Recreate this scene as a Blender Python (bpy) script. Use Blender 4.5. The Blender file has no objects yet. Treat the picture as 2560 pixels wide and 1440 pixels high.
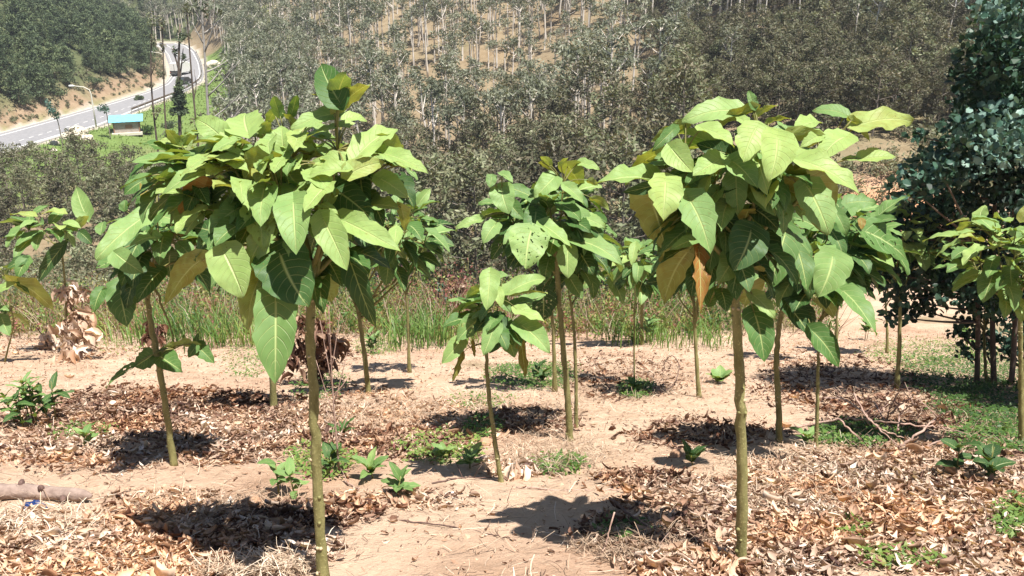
import bpy, math, random
import numpy as np
from math import radians as R, sin, cos, pi
rng = np.random.default_rng(7)
random.seed(7)
scene = bpy.context.scene
col = scene.collection

# ------------------------------------------------------------------ camera
FPX = 2217.0; PITCH = R(20.3); CAMZ = 1.45
cam = bpy.data.cameras.new("camera"); camo = bpy.data.objects.new("camera", cam); col.objects.link(camo)
cam.sensor_width = 36.0; cam.lens = 36.0 * FPX / 2560.0
cam.clip_start = 0.05; cam.clip_end = 3000
camo.location = (0, 0, CAMZ); camo.rotation_euler = (pi / 2 - PITCH, 0, 0)
scene.camera = camo
# ------------------------------------------------------------------ sky, sun, exposure
SUN = np.array([0.50, -0.56, 1.9]); SUN /= np.linalg.norm(SUN)
w = bpy.data.worlds.new("World"); scene.world = w; w.use_nodes = True
wn = w.node_tree.nodes; wl = w.node_tree.links
sky = wn.new('ShaderNodeTexSky'); sky.sky_type = 'NISHITA'; sky.sun_disc = False
sky.sun_elevation = math.asin(SUN[2]); sky.sun_rotation = math.atan2(SUN[0], SUN[1]); sky.altitude = 1500
wn['Background'].inputs['Strength'].default_value = 0.05
wl.new(sky.outputs[0], wn['Background'].inputs[0])
sd = bpy.data.lights.new("sun", 'SUN'); sd.energy = 5.0; sd.angle = R(0.55); sd.color = (1.0, 0.95, 0.87)
so = bpy.data.objects.new("sun", sd); col.objects.link(so)
from mathutils import Vector
so.rotation_euler = Vector(tuple(SUN)).to_track_quat('Z', 'Y').to_euler()
scene.view_settings.view_transform = 'Standard'; scene.view_settings.look = 'None'
scene.view_settings.exposure = 1.15; scene.view_settings.gamma = 1.0
scene.render.engine = 'CYCLES'
scene.cycles.max_bounces = 6; scene.cycles.transparent_max_bounces = 4

# ------------------------------------------------------------------ projection helpers
CU = np.array([0, sin(PITCH), cos(PITCH)]); CF = np.array([0, cos(PITCH), -sin(PITCH)])
def raydir(px, py):
    px = np.asarray(px, float); py = np.asarray(py, float)
    a = (px - 1280) / FPX; b = (720 - py) / FPX
    return np.stack([a, CF[1] + b * CU[1], CF[2] + b * CU[2]], -1)
CAM = np.array([0, 0, CAMZ])
def at(px, py, Y):
    d = raydir(px, py); return CAM + d * (np.asarray(Y) / d[..., 1])[..., None]
def proj(p):
    q = np.asarray(p) - CAM
    zc = q @ CF
    return 1280 + FPX * q[..., 0] / zc, 720 - FPX * (q @ CU) / zc, zc

# ------------------------------------------------------------------ noise
def hsh(ix, iy, s=0):
    h = np.sin(ix * 127.1 + iy * 311.7 + s * 74.7) * 43758.5453
    return h - np.floor(h)
def vnoise(x, y, s=0):
    ix = np.floor(x); iy = np.floor(y); fx = x - ix; fy = y - iy
    fx = fx * fx * (3 - 2 * fx); fy = fy * fy * (3 - 2 * fy)
    a = hsh(ix, iy, s); b = hsh(ix + 1, iy, s); c = hsh(ix, iy + 1, s); d = hsh(ix + 1, iy + 1, s)
    return (a * (1 - fx) + b * fx) * (1 - fy) + (c * (1 - fx) + d * fx) * fy
def fbm(x, y, o=4, s=0):
    t = 0; a = .5
    for i in range(o):
        t = t + a * vnoise(x, y, s + i * 3.1); x = x * 2.03 + 11.3; y = y * 2.03 + 5.7; a *= .5
    return t - .5
def sstep(a, b, x):
    t = np.clip((x - a) / (b - a), 0, 1); return t * t * (3 - 2 * t)

# ------------------------------------------------------------------ terrain
ZR = CAMZ - 25.0
def onroad(px, py):
    d = raydir(px, py); k = (ZR - CAMZ) / d[..., 2]; return CAM + d * k[..., None]
UPX = np.array([(-260, 392), (-80, 358), (23, 332), (128, 303), (233, 273), (310, 250), (376, 229), (420, 210), (436, 190), (430, 163), (420, 137), (406, 122), (385, 111), (340, 104)], float)
LPX = np.array([(-240, 445), (-60, 400), (32, 375), (140, 342), (242, 315), (325, 281), (379, 259), (455, 230), (496, 204), (502, 186), (497, 157), (485, 130), (466, 115), (430, 106)], float)
RU = onroad(UPX[:, 0], UPX[:, 1]); RL = onroad(LPX[:, 0], LPX[:, 1])
def resample(P, ys):
    o = np.argsort(P[:, 1]); return np.interp(ys, P[o, 1], P[o, 0])
def road_lr(y):
    return resample(RU, y), resample(RL, y)
YR = np.array([-60, 0, 17, 35, 56, 75, 90, 120, 160, 200, 300, 500, 900], float)
AZ = np.array([-1.2, -.6, -.3, -.12, 0, .12, .25, .45, .7, 1.2])
TB = np.array([
 [20, 0, -5.8, -13.5, -20, -23, -24, -25, -25, -24, -15, 40, 140],
 [20, 0, -5.8, -13.5, -20.5, -24, -25, -25, -24.5, -24, -18, 30, 140],
 [20, 0, -5.8, -14, -21, -24, -25, -26, -25, -20, 0, 50, 150],
 [20, 0, -5.8, -14, -21, -24, -24.5, -23.5, -17, -8, 14, 60, 150],
 [20, 0, -5.8, -14, -21, -23.5, -23.5, -21.5, -13, -3, 22, 70, 150],
 [20, 0, -5.8, -13.5, -19.5, -21, -20.5, -16.5, -7, 3, 28, 75, 150],
 [20, 0, -5.8, -12.2, -15.5, -15, -12.5, -6, 4, 14, 38, 85, 160],
 [20, 0, -5.8, -10.6, -13, -10.8, -8, -1, 9, 19, 44, 90, 160],
 [20, 0, -5.8, -10.2, -11.5, -9, -6, 1, 12, 22, 48, 95, 160],
 [20, 0, -5.8, -10, -11, -8, -5, 3, 14, 25, 50, 100, 160]], float)
def table(x, y):
    az = x / np.maximum(y, 3.0)
    az = np.clip(az, -1.19, 1.19)
    cols = [np.interp(y, YR, TB[k]) for k in range(len(AZ))]
    cols = np.stack(cols)
    k = np.clip(np.searchsorted(AZ, az) - 1, 0, len(AZ) - 2)
    t = (az - AZ[k]) / (AZ[k + 1] - AZ[k]); t = t * t * (3 - 2 * t)
    ii = np.arange(az.size)
    return cols[k.ravel(), ii].reshape(az.shape) * (1 - t) + cols[k.ravel() + 1, ii].reshape(az.shape) * t
def tz(x, y):
    """terrain height"""
    x = np.atleast_1d(np.asarray(x, float)).ravel(); y = np.atleast_1d(np.asarray(y, float)).ravel()
    z = (table(x, y) + table(x, y * .93) + table(x, y * 1.07)) / 3
    near = 1 - sstep(15.5, 18, y)
    z = z * (1 - near) + (-.342 * y) * near
    # far relief
    fr = sstep(22, 60, y)
    z = z + fr * (6 * fbm(x / 45, y / 45, 3, 5) + 1.6 * fbm(x / 9, y / 9, 3, 9))
    # road bench
    l, r = road_lr(y)
    c = sstep(92, 108, y) * (1 - sstep(300, 330, y))
    left = x < (l + r) / 2
    s = np.where(left, l - x, x - r)
    bank = ZR + np.clip((s - 1.6) * .9 * (1 + .5 * fbm(x / 4, y / 4, 3, 2)), 0, 4.5) * left + np.clip(s - 6, 0, 200) * .42 * left + left * np.clip(s - 2, 0, 1) * 2.2 * fbm(x / 3, y / 3, 3, 4)
    wt_r = 1 - sstep(1.5, 22, s)
    zz = np.where(left, bank, ZR * wt_r + z * (1 - wt_r))
    zz = np.where(s < 1.4, ZR, zz)
    z = z * (1 - c) + zz * c
    z = z + sstep(288, 320, y) * np.clip(y - 290, 0, 400) * .22 * (x < -40)
    # near micro relief
    nn = 1 - sstep(20, 30, y)
    z = z + nn * (.10 * fbm(x / 1.3, y / 1.3, 3, 1) + .065 * fbm(x / .22, y / .22, 3, 21) + .028 * fbm(x / .07, y / .07, 2, 31))
    return z
def tz1(x, y): return float(tz([x], [y])[0])
DD = np.geomspace(1.5, 600, 1400)
def gnd(px, py):
    d = raydir(px, py); P = CAM + d[None, :] * (DD / d[1])[:, None]
    g = tz(P[:, 0], P[:, 1]); k = np.argmax(P[:, 2] < g)
    a, b = DD[max(k - 1, 0)], DD[k]
    ga = P[max(k - 1, 0), 2] - g[max(k - 1, 0)]; gb = P[k, 2] - g[k]
    t = ga / (ga - gb) if ga != gb else 0
    Y = a + (b - a) * t; q = CAM + d * (Y / d[1]); q[2] = tz1(q[0], q[1]); return q
def gndv(px, py):
    """many pixels onto the near slope (plane), then lifted onto the real surface"""
    d = raydir(px, py); k = -CAMZ / (d[:, 2] + .342 * d[:, 1]); P = CAM + d * k[:, None]
    P[:, 2] = tz(P[:, 0], P[:, 1]); return P

# ------------------------------------------------------------------ tagging
def tag(o, label=None, cat=None, group=None, kind=None):
    if label: o['label'] = label
    if cat: o['category'] = cat
    if group: o['group'] = group
    if kind: o['kind'] = kind
    return o
def empty(name, loc, rz=0):
    o = bpy.data.objects.new(name, None); col.objects.link(o); o.location = tuple(map(float, loc)); o.rotation_euler = (0, 0, rz)
    o.empty_display_size = .1; return o
def copy_tree(o):
    c = o.copy(); col.objects.link(c)
    for ch in o.children:
        d = ch.copy(); col.objects.link(d); d.parent = c
        for g in ch.children:
            e = g.copy(); col.objects.link(e); e.parent = d
    return c

# ------------------------------------------------------------------ mesh collector
class MB:
    def __init__(s): s.v = []; s.q = []; s.t = []; s.uv = []; s.n = 0
    def add(s, v, q, tint=0.5, uv=None):
        v = np.asarray(v, float).reshape(-1, 3); q = np.asarray(q, int)
        s.v.append(v); s.q.append(q + s.n)
        t = np.broadcast_to(np.asarray(tint, float), (len(v),)); s.t.append(t)
        s.uv.append(np.zeros((len(v), 2)) if uv is None else uv); s.n += len(v)
    def build(s, name, mat, parent=None, smooth=True, origin=None):
        v = np.concatenate(s.v); q = [a for a in s.q]
        if origin is not None: v = v - np.asarray(origin)
        uv = np.concatenate(s.uv); t = np.concatenate(s.t)
        loops = np.concatenate([a.ravel() for a in q]); cnt = np.concatenate([np.full(len(a), a.shape[1]) for a in q])
        me = bpy.data.meshes.new(name)
        me.vertices.add(len(v)); me.vertices.foreach_set('co', v.astype(np.float32).ravel())
        me.loops.add(len(loops)); me.loops.foreach_set('vertex_index', loops.astype(np.int32))
        me.polygons.add(len(cnt)); st = np.concatenate([[0], np.cumsum(cnt)[:-1]])
        me.polygons.foreach_set('loop_start', st.astype(np.int32)); me.polygons.foreach_set('loop_total', cnt.astype(np.int32))
        me.polygons.foreach_set('use_smooth', np.full(len(cnt), smooth))
        ul = me.uv_layers.new(name='UVMap'); ul.data.foreach_set('uv', uv[loops].astype(np.float32).ravel())
        at_ = me.attributes.new('tint', 'FLOAT', 'POINT'); at_.data.foreach_set('value', t.astype(np.float32))
        me.update(calc_edges=True)
        me.materials.append(mat)
        o = bpy.data.objects.new(name, me); col.objects.link(o)
        if parent is not None: o.parent = parent
        return o
def norm(v): v = np.asarray(v, float); return v / (np.linalg.norm(v, axis=-1, keepdims=True) + 1e-9)
def tube(P, r, seg=8, cap=True, rough=0.0, seed=0):
    P = np.asarray(P, float); n = len(P); r = np.broadcast_to(np.asarray(r, float), (n,))
    T = norm(np.gradient(P, axis=0)); a = np.array([0, 0, 1.]) if abs(T[0][2]) < .9 else np.array([1., 0, 0])
    V = []; 
    N = norm(np.cross(T[0], a))
    for i in range(n):
        N = norm(N - T[i] * (N @ T[i])); B = np.cross(T[i], N)
        th = np.arange(seg) * 2 * pi / seg
        rr = r[i] * (1 + rough * (hsh(np.arange(seg) * 1.7 + seed, i * 3.3) - .5))
        V.append(P[i] + (np.cos(th) * rr)[:, None] * N + (np.sin(th) * rr)[:, None] * B)
    V = np.concatenate(V); q = []
    i = np.arange(n - 1)[:, None] * seg; j = np.arange(seg)[None]
    k = (j + 1) % seg
    q = np.stack([i + j, i + k, i + seg + k, i + seg + j], -1).reshape(-1, 4)
    uv = np.stack([np.tile(np.arange(seg) / seg, n), np.repeat(np.arange(n) / n, seg)], -1)
    if cap:
        V = np.concatenate([V, P[:1], P[-1:]]); uv = np.concatenate([uv, [[0, 0], [0, 1]]])
        c0, c1 = n * seg, n * seg + 1; j = np.arange(seg); k = (j + 1) % seg
        q = np.concatenate([q, np.stack([np.full(seg, c0), k, j, j], -1)[:, :4], np.stack([np.full(seg, c1), (n - 1) * seg + j, (n - 1) * seg + k, (n - 1) * seg + k], -1)])
        tri = q[-2 * seg:][:, :3]; q = q[:-2 * seg]
        return V, q, uv, tri
    return V, q, uv, None
def add_tube(m, P, r, seg=8, tint=.5, rough=0., seed=0):
    V, q, uv, tri = tube(P, r, seg, True, rough, seed)
    n0 = m.n; m.add(V, q, tint, uv); m.q.append(tri + n0)
def box(m, c, s, rz=0, tint=.5, R3=None):
    c = np.asarray(c, float); s = np.asarray(s, float) / 2
    v = np.array([[x, y, z] for x in (-1, 1) for y in (-1, 1) for z in (-1, 1)]) * s
    if R3 is not None: v = v @ np.asarray(R3).T
    if rz: v = v @ np.array([[cos(rz), -sin(rz), 0], [sin(rz), cos(rz), 0], [0, 0, 1]]).T
    m.add(v + c, [[0, 1, 3, 2], [4, 6, 7, 5], [0, 4, 5, 1], [2, 3, 7, 6], [0, 2, 6, 4], [1, 5, 7, 3]], tint)
def bez(a, b, c, n=8):
    t = np.linspace(0, 1, n)[:, None]; return (1 - t) ** 2 * a + 2 * t * (1 - t) * b + t * t * c

# ------------------------------------------------------------------ materials
def newmat(name):
    m = bpy.data.materials.new(name); m.use_nodes = True; nt = m.node_tree
    for n in list(nt.nodes): nt.nodes.remove(n)
    out = nt.nodes.new('ShaderNodeOutputMaterial'); return m, nt, out
def nd(nt, t, **kw):
    n = nt.nodes.new(t)
    for k, v in kw.items(): setattr(n, k, v)
    return n
def ramp(nt, fac, stops):
    r = nd(nt, 'ShaderNodeValToRGB'); nt.links.new(fac, r.inputs[0]); e = r.color_ramp.elements
    while len(e) < len(stops): e.new(.5)
    for k, (p, c) in enumerate(stops): e[k].position = p; e[k].color = (*c, 1)
    return r.outputs[0]
def noise(nt, scale, detail=4, rough=.6, vec=None, dist=0):
    n = nd(nt, 'ShaderNodeTexNoise'); n.inputs['Scale'].default_value = scale; n.inputs['Detail'].default_value = detail
    n.inputs['Roughness'].default_value = rough; n.inputs['Distortion'].default_value = dist
    if vec is None:
        tc = nd(nt, 'ShaderNodeTexCoord'); vec = tc.outputs['Object']
    nt.links.new(vec, n.inputs['Vector']); return n.outputs[0]
def math_(nt, op, a, b=None, c=None, clamp=False):
    n = nd(nt, 'ShaderNodeMath', operation=op, use_clamp=clamp)
    for i, x in enumerate((a, b, c)):
        if x is None: continue
        if isinstance(x, (int, float)): n.inputs[i].default_value = x
        else: nt.links.new(x, n.inputs[i])
    return n.outputs[0]
def mixc(nt, f, a, b, mode='MIX'):
    n = nd(nt, 'ShaderNodeMix', data_type='RGBA', blend_type=mode)
    for s, x in ((0, f), (6, a), (7, b)):
        if isinstance(x, (int, float)): n.inputs[s].default_value = x
        elif isinstance(x, tuple): n.inputs[s].default_value = (*x, 1)
        else: nt.links.new(x, n.inputs[s])
    return n.outputs[2]
def princ(nt, out, colr, rough=.6, bump=None, bstr=.3, bdist=.01, spec=.5, transl=None, tfac=.3, metallic=0):
    p = nd(nt, 'ShaderNodeBsdfPrincipled')
    if isinstance(colr, tuple): p.inputs['Base Color'].default_value = (*colr, 1)
    else: nt.links.new(colr, p.inputs['Base Color'])
    if isinstance(rough, (int, float)): p.inputs['Roughness'].default_value = rough
    else: nt.links.new(rough, p.inputs['Roughness'])
    p.inputs['Specular IOR Level'].default_value = spec; p.inputs['Metallic'].default_value = metallic
    b = None
    if bump is not None:
        b = nd(nt, 'ShaderNodeBump'); b.inputs['Strength'].default_value = bstr; b.inputs['Distance'].default_value = bdist
        nt.links.new(bump, b.inputs['Height']); nt.links.new(b.outputs[0], p.inputs['Normal'])
    if transl is not None:
        t = nd(nt, 'ShaderNodeBsdfTranslucent')
        if isinstance(transl, tuple): t.inputs[0].default_value = (*transl, 1)
        else: nt.links.new(transl, t.inputs[0])
        mx = nd(nt, 'ShaderNodeMixShader'); mx.inputs[0].default_value = tfac
        nt.links.new(p.outputs[0], mx.inputs[1]); nt.links.new(t.outputs[0], mx.inputs[2]); nt.links.new(mx.outputs[0], out.inputs[0])
    else: nt.links.new(p.outputs[0], out.inputs[0])
    return p
def tintattr(nt): return nd(nt, 'ShaderNodeAttribute', attribute_name='tint').outputs['Fac']

def leaf_material():
    m, nt, out = newmat('broad_leaf')
    t = tintattr(nt)
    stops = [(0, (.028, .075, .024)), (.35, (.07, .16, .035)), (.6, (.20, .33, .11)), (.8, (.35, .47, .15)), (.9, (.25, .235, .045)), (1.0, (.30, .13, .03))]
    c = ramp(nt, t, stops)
    tc = nd(nt, 'ShaderNodeTexCoord'); sp = nd(nt, 'ShaderNodeSeparateXYZ'); nt.links.new(tc.outputs['UV'], sp.inputs[0])
    au = math_(nt, 'ABSOLUTE', math_(nt, 'SUBTRACT', math_(nt, 'FRACT', sp.outputs[0]), .5))     # 0 at midrib .. .5
    v = sp.outputs[1]
    mid = math_(nt, 'SUBTRACT', 1, math_(nt, 'MULTIPLY', au, 26), clamp=True)
    ph = math_(nt, 'SUBTRACT', math_(nt, 'MULTIPLY', v, 7.5), math_(nt, 'MULTIPLY', math_(nt, 'POWER', math_(nt, 'MULTIPLY', au, 2), 1.3), 2.2))
    fr = math_(nt, 'FRACT', math_(nt, 'ADD', ph, 4.0))
    lat = math_(nt, 'SUBTRACT', 1, math_(nt, 'MULTIPLY', math_(nt, 'ABSOLUTE', math_(nt, 'SUBTRACT', fr, .5)), 15), clamp=True)
    lat = math_(nt, 'MULTIPLY', lat, math_(nt, 'SUBTRACT', 1.0, math_(nt, 'MULTIPLY', au, 1.5)))
    ph2 = math_(nt, 'ADD', math_(nt, 'MULTIPLY', v, 26), math_(nt, 'MULTIPLY', au, 22))
    fr2 = math_(nt, 'FRACT', ph2)
    net = math_(nt, 'SUBTRACT', 1, math_(nt, 'MULTIPLY', math_(nt, 'ABSOLUTE', math_(nt, 'SUBTRACT', fr2, .5)), 7), clamp=True)
    vein = math_(nt, 'MAXIMUM', math_(nt, 'MAXIMUM', mid, math_(nt, 'MULTIPLY', lat, .75)), math_(nt, 'MULTIPLY', net, .10))
    n1 = noise(nt, 9, 3); n2 = noise(nt, 55, 3)
    c = mixc(nt, math_(nt, 'MULTIPLY', math_(nt, 'SUBTRACT', n1, .35, clamp=True), 1.3, clamp=True), c, mixc(nt, 1.0, c, (.58, .70, .50), 'MULTIPLY'))
    c = mixc(nt, math_(nt, 'MULTIPLY', math_(nt, 'GREATER_THAN', n2, .68), .5), c, (.17, .12, .03))
    c2 = mixc(nt, math_(nt, 'MULTIPLY', vein, .72), c, (.58, .68, .30))
    hgt = math_(nt, 'SUBTRACT', math_(nt, 'MULTIPLY', n1, .3), vein)
    tl = mixc(nt, 1.0, c2, (1.25, 1.0, .30), 'MULTIPLY')
    princ(nt, out, c2, math_(nt, 'ADD', .38, math_(nt, 'MULTIPLY', n1, .25)), hgt, .65, .006, .36, transl=tl, tfac=.30)
    # insect holes on the leaves whose u coordinate lies past 1
    vo = nd(nt, 'ShaderNodeTexNoise'); vo.inputs['Scale'].default_value = 42; vo.inputs['Detail'].default_value = 1; nt.links.new(tc.outputs['Object'], vo.inputs['Vector'])
    hole = math_(nt, 'MULTIPLY', math_(nt, 'GREATER_THAN', vo.outputs[0], .665), math_(nt, 'GREATER_THAN', sp.outputs[0], 1.0))
    tr = nd(nt, 'ShaderNodeBsdfTransparent'); mx = nd(nt, 'ShaderNodeMixShader'); src = out.inputs[0].links[0].from_socket
    nt.links.new(hole, mx.inputs[0]); nt.links.new(src, mx.inputs[1]); nt.links.new(tr.outputs[0], mx.inputs[2]); nt.links.new(mx.outputs[0], out.inputs[0])
    return m
def crown_material(name, stops, tf=.25, rough=.65, objvar=.25, spec=.3):
    m, nt, out = newmat(name)
    t = tintattr(nt); oi = nd(nt, 'ShaderNodeObjectInfo')
    k = math_(nt, 'ADD', math_(nt, 'MULTIPLY', t, 1 - objvar), math_(nt, 'MULTIPLY', oi.outputs['Random'], objvar))
    c = ramp(nt, k, stops)
    if name == 'dried_leaf':
        nz = noise(nt, 1.3, 3, .6); c = mixc(nt, math_(nt, 'MULTIPLY', math_(nt, 'SUBTRACT', nz, .42, clamp=True), 5, clamp=True), c, mixc(nt, 1.0, c, (1.08, .86, .66), 'MULTIPLY'))
    princ(nt, out, c, rough, spec=spec, transl=mixc(nt, 1.0, c, (1.2, 1.1, .55), 'MULTIPLY'), tfac=tf)
    return m
def bark_material(name, a, b, scale=12, bs=.6, stretch=4):
    m, nt, out = newmat(name)
    tc = nd(nt, 'ShaderNodeTexCoord'); mp = nd(nt, 'ShaderNodeMapping'); mp.inputs['Scale'].default_value = (1, 1, 1 / stretch)
    nt.links.new(tc.outputs['Object'], mp.inputs[0])
    n = noise(nt, scale, 5, .65, mp.outputs[0]); n2 = noise(nt, scale * 4, 3, .6, tc.outputs['Object'])
    c = ramp(nt, n, [(.3, a), (.7, b)])
    c = mixc(nt, math_(nt, 'MULTIPLY', math_(nt, 'GREATER_THAN', n2, .62), .45), c, tuple(min(1, x * 1.7 + .02) for x in b))
    if name == 'tamarillo_bark': c = mixc(nt, math_(nt, 'GREATER_THAN', tintattr(nt), .9), c, (.42, .35, .22))
    princ(nt, out, c, .75, math_(nt, 'ADD', n, math_(nt, 'MULTIPLY', n2, .4)), bs, .006, .3)
    return m
def simple(name, a, b=None, scale=20, rough=.7, bs=.2, bd=.01, metallic=0):
    m, nt, out = newmat(name)
    n = noise(nt, scale, 4)
    c = ramp(nt, n, [(.3, a), (.7, b or a)])
    princ(nt, out, c, rough, n, bs, bd, .4, metallic=metallic); return m

M_LEAF = leaf_material()
M_STEM = bark_material('tamarillo_bark', (.12, .112, .038), (.25, .235, .10), 22, 1.0, 3)
M_TWIGG = simple('green_stem', (.12, .14, .03), (.20, .17, .06), 30, .55)
M_DRY = crown_material('dried_leaf', [(0, (.06, .030, .024)), (.25, (.16, .085, .058)), (.5, (.33, .225, .165)), (.75, (.52, .40, .315)), (1, (.70, .60, .52))], .15, .7, 0.0)
M_STRAW = crown_material('straw', [(0, (.12, .07, .05)), (.4, (.32, .22, .15)), (.75, (.54, .42, .31)), (1, (.70, .60, .49))], .1, .7, 0.0)
M_WEED = crown_material('weed', [(0, (.03, .07, .02)), (.4, (.08, .16, .035)), (.8, (.18, .26, .06)), (.93, (.30, .27, .10)), (1, (.26, .10, .09))], .3, .5, 0.0)
M_STICK = bark_material('dry_stick', (.22, .13, .10), (.45, .32, .26), 25, .7, 3)
M_DSTICK = bark_material('dark_stick', (.07, .04, .035), (.16, .10, .08), 25, .7, 3)
def _(): pass
M_GUM = crown_material('gum_leaves', [(0, (.06, .072, .048)), (.35, (.13, .15, .10)), (.65, (.21, .225, .155)), (1, (.34, .34, .26))], .22, .55, .3)
M_BROWN = crown_material('brown_leaves', [(0, (.040, .036, .022)), (.22, (.10, .085, .057)), (.40, (.09, .105, .055)), (.55, (.18, .155, .10)), (.72, (.16, .19, .10)), (1, (.33, .33, .21))], .22, .55, .42)
M_PINE = crown_material('pine_needles', [(0, (.035, .055, .028)), (.4, (.08, .115, .055)), (.75, (.15, .19, .09)), (1, (.24, .28, .14))], .15, .6, .3)
M_BLUE = crown_material('blue_leaves', [(0, (.012, .030, .018)), (.35, (.035, .085, .045)), (.6, (.05, .12, .085)), (.8, (.09, .17, .14)), (1, (.19, .30, .25))], .2, .5, 0.0, .4)
M_PALE = bark_material('pale_bark', (.48, .43, .37), (.72, .66, .60), 3, .3, 6)
M_DBARK = bark_material('dark_bark', (.07, .05, .04), (.16, .12, .09), 3, .3, 6)
M_MBARK = bark_material('grey_bark', (.15, .125, .10), (.30, .26, .22), 3, .3, 6)

def ground_material():
    m, nt, out = newmat('earth')
    z = nd(nt, 'ShaderNodeAttribute', attribute_name='zone').outputs['Color']
    n1 = noise(nt, .9, 5, .6); n2 = noise(nt, 7, 6, .7); n3 = noise(nt, 45, 6, .8)
    k = math_(nt, 'ADD', math_(nt, 'MULTIPLY', n1, .5), math_(nt, 'ADD', math_(nt, 'MULTIPLY', n2, .35), math_(nt, 'MULTIPLY', n3, .3)))
    f = ramp(nt, k, [(.36, (.40, .33, .29)), (.48, (.78, .74, .70)), (.6, (1.0, 1.0, 1.0)), (.75, (1.15, 1.15, 1.15))])
    c = mixc(nt, 1.0, z, f, 'MULTIPLY')
    princ(nt, out, c, .95, math_(nt, 'ADD', n2, math_(nt, 'MULTIPLY', n3, .35)), 1.0, .045, .12)
    return m

# ------------------------------------------------------------------ ground sheet
def build_ground():
    ys = np.concatenate([np.linspace(-3, 18, 330), np.geomspace(18.08, 480, 270)])
    us = np.linspace(-1.25, 1.25, 440)
    U, Y = np.meshgrid(us, ys); X = U * (Y + 4.2)
    Z = tz(X, Y).reshape(X.shape)
    # keep the far sheet clear of the road slab
    V = np.stack([X, Y, Z], -1).reshape(-1, 3)
    nr, nc = X.shape
    i = np.arange(nr - 1)[:, None] * nc; j = np.arange(nc - 1)[None]
    q = np.stack([i + j, i + j + 1, i + nc + j + 1, i + nc + j], -1).reshape(-1, 4)
    m = MB(); m.add(V, q, .5)
    o = m.build('ground', ground_material()); o['kind'] = 'structure'
    x, y = V[:, 0], V[:, 1]
    px, py, _ = proj(V)
    sand = np.array([.54, .39, .28]); oran = np.array([.50, .27, .155]); grass = np.array([.13, .19, .055]); hill = np.array([.23, .18, .115]); dark = np.array([.07, .065, .04]); weed = np.array([.20, .17, .085])
    C = np.tile(sand, (len(V), 1))
    def mix(w_, c):
        nonlocal C
        C = C * (1 - w_[:, None]) + c * w_[:, None]
    nz = fbm(x / 2.5, y / 2.5, 4, 41)
    mix(.5 * sstep(-.05, .2, fbm(x / 1.6, y / 1.6, 3, 51)) * (y < 20), np.array([.40, .24, .16]))
    mix(sstep(16.5, 18, y + nz * 3) * (x / np.maximum(y, 1) < .38), weed)
    mix(.75 * sstep(.05, .3, nz) * (y > 11) * (y < 20), weed)
    mix(sstep(24, 34, y) * (1 - sstep(.34, .40, x / np.maximum(y, 1))), dark)
    mix(.7 * sstep(24, 40, y) * sstep(.34, .42, x / np.maximum(y, 1)) * sstep(-.12, .12, nz), weed)
    mix(sstep(56, 66, y + nz * 6), hill)
    mix(.55 * sstep(60, 70, y) * sstep(.0, .2, fbm(x / 12, y / 12, 3, 61)), np.array([.15, .15, .07]))
    mix(.6 * sstep(100, 130, y) * sstep(.05, .25, fbm(x / 20, y / 20, 3, 71)) * (x > -20), np.array([.24, .16, .09]))
    # grass verge and bank by the road
    l, r = road_lr(y); ct = (y > 92) * (y < 296)
    s = np.where(x < (l + r) / 2, l - x, x - r)
    mix(ct * (y < 250 + 20 * nz) * (x > (l + r) / 2) * (1 - sstep(12, 26, s + 14 * fbm(x / 6, y / 6, 3, 77))), grass)
    lb = ct * (x < (l + r) / 2)
    mix(lb * (1 - sstep(1.8, 3.0, s)), np.array([.20, .20, .095]))
    mix(lb * sstep(1.6, 2.6, s) * (1 - sstep(3.2, 5.0, s + 8 * fbm(x / 3, y / 3, 3, 81))), np.array([.27, .195, .13]))
    mix(lb * sstep(4.5, 7, s), np.array([.09, .105, .05]))
    mix((y >= 296) * (x < -30) * 1.0, np.array([.09, .105, .05]))
    mix(ct * (s < 1.8), np.array([.40, .36, .30]))
    # terraces of bare orange soil on the right
    mix(sstep(30, 38, y) * (1 - sstep(58, 66, y)) * sstep(.36, .40, x / np.maximum(y, 1)) * (1 - sstep(.50, .6, x / np.maximum(y, 1))) * (1 - sstep(.1, .25, fbm(x / 5, y / 5, 3, 91))), oran)
    a = o.data.color_attributes.new('zone', 'FLOAT_COLOR', 'POINT')
    a.data.foreach_set('color', np.concatenate([C, np.ones((len(C), 1))], 1).astype(np.float32).ravel())
    return o
build_ground()

# ------------------------------------------------------------------ road
def ribbon(name, L, Rr, z, mat, kind='structure', tick=None):
    m = MB(); n = len(L); V = np.zeros((2 * n, 3)); V[0::2, :2] = L; V[1::2, :2] = Rr; V[:, 2] = z
    i = np.arange(n - 1) * 2
    if tick is not None: i = i[tick(np.arange(n - 1))]
    m.add(V, np.stack([i, i + 1, i + 3, i + 2], -1)); o = m.build(name, mat)
    if kind: o['kind'] = kind
    return o
def smooth_pts(P, n):
    t = np.arange(len(P)); tt = np.linspace(0, len(P) - 1, n)
    Q = np.stack([np.interp(tt, t, P[:, k]) for k in range(P.shape[1])], -1)
    for _ in range(6): Q[1:-1] = (Q[:-2] + 2 * Q[1:-1] + Q[2:]) / 4
    return Q
NL = 240
eL = smooth_pts(RU[:, :2], NL); eR = smooth_pts(RL[:, :2], NL)
M_ROAD = simple('asphalt', (.19, .19, .20), (.245, .24, .25), 1.5, .85)
M_LINE = simple('road_paint', (.78, .78, .76), (.7, .7, .68), 3, .6)
ribbon('road', eL - (.8, 0), eR + (.8, 0), ZR + .05, M_ROAD)
dirv = norm(eR - eL)
ribbon('road_marking', eL + dirv * .5, eL + dirv * .85, ZR + .06, M_LINE)
ribbon('road_marking', eR - dirv * .9, eR - dirv * .5, ZR + .06, M_LINE)
mid = eL * .36 + eR * .64
ribbon('road_marking', (mid - dirv * .13)[20:110], (mid + dirv * .13)[20:110], ZR + .064, M_LINE, tick=lambda i: (i % 4) < 2)
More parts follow.
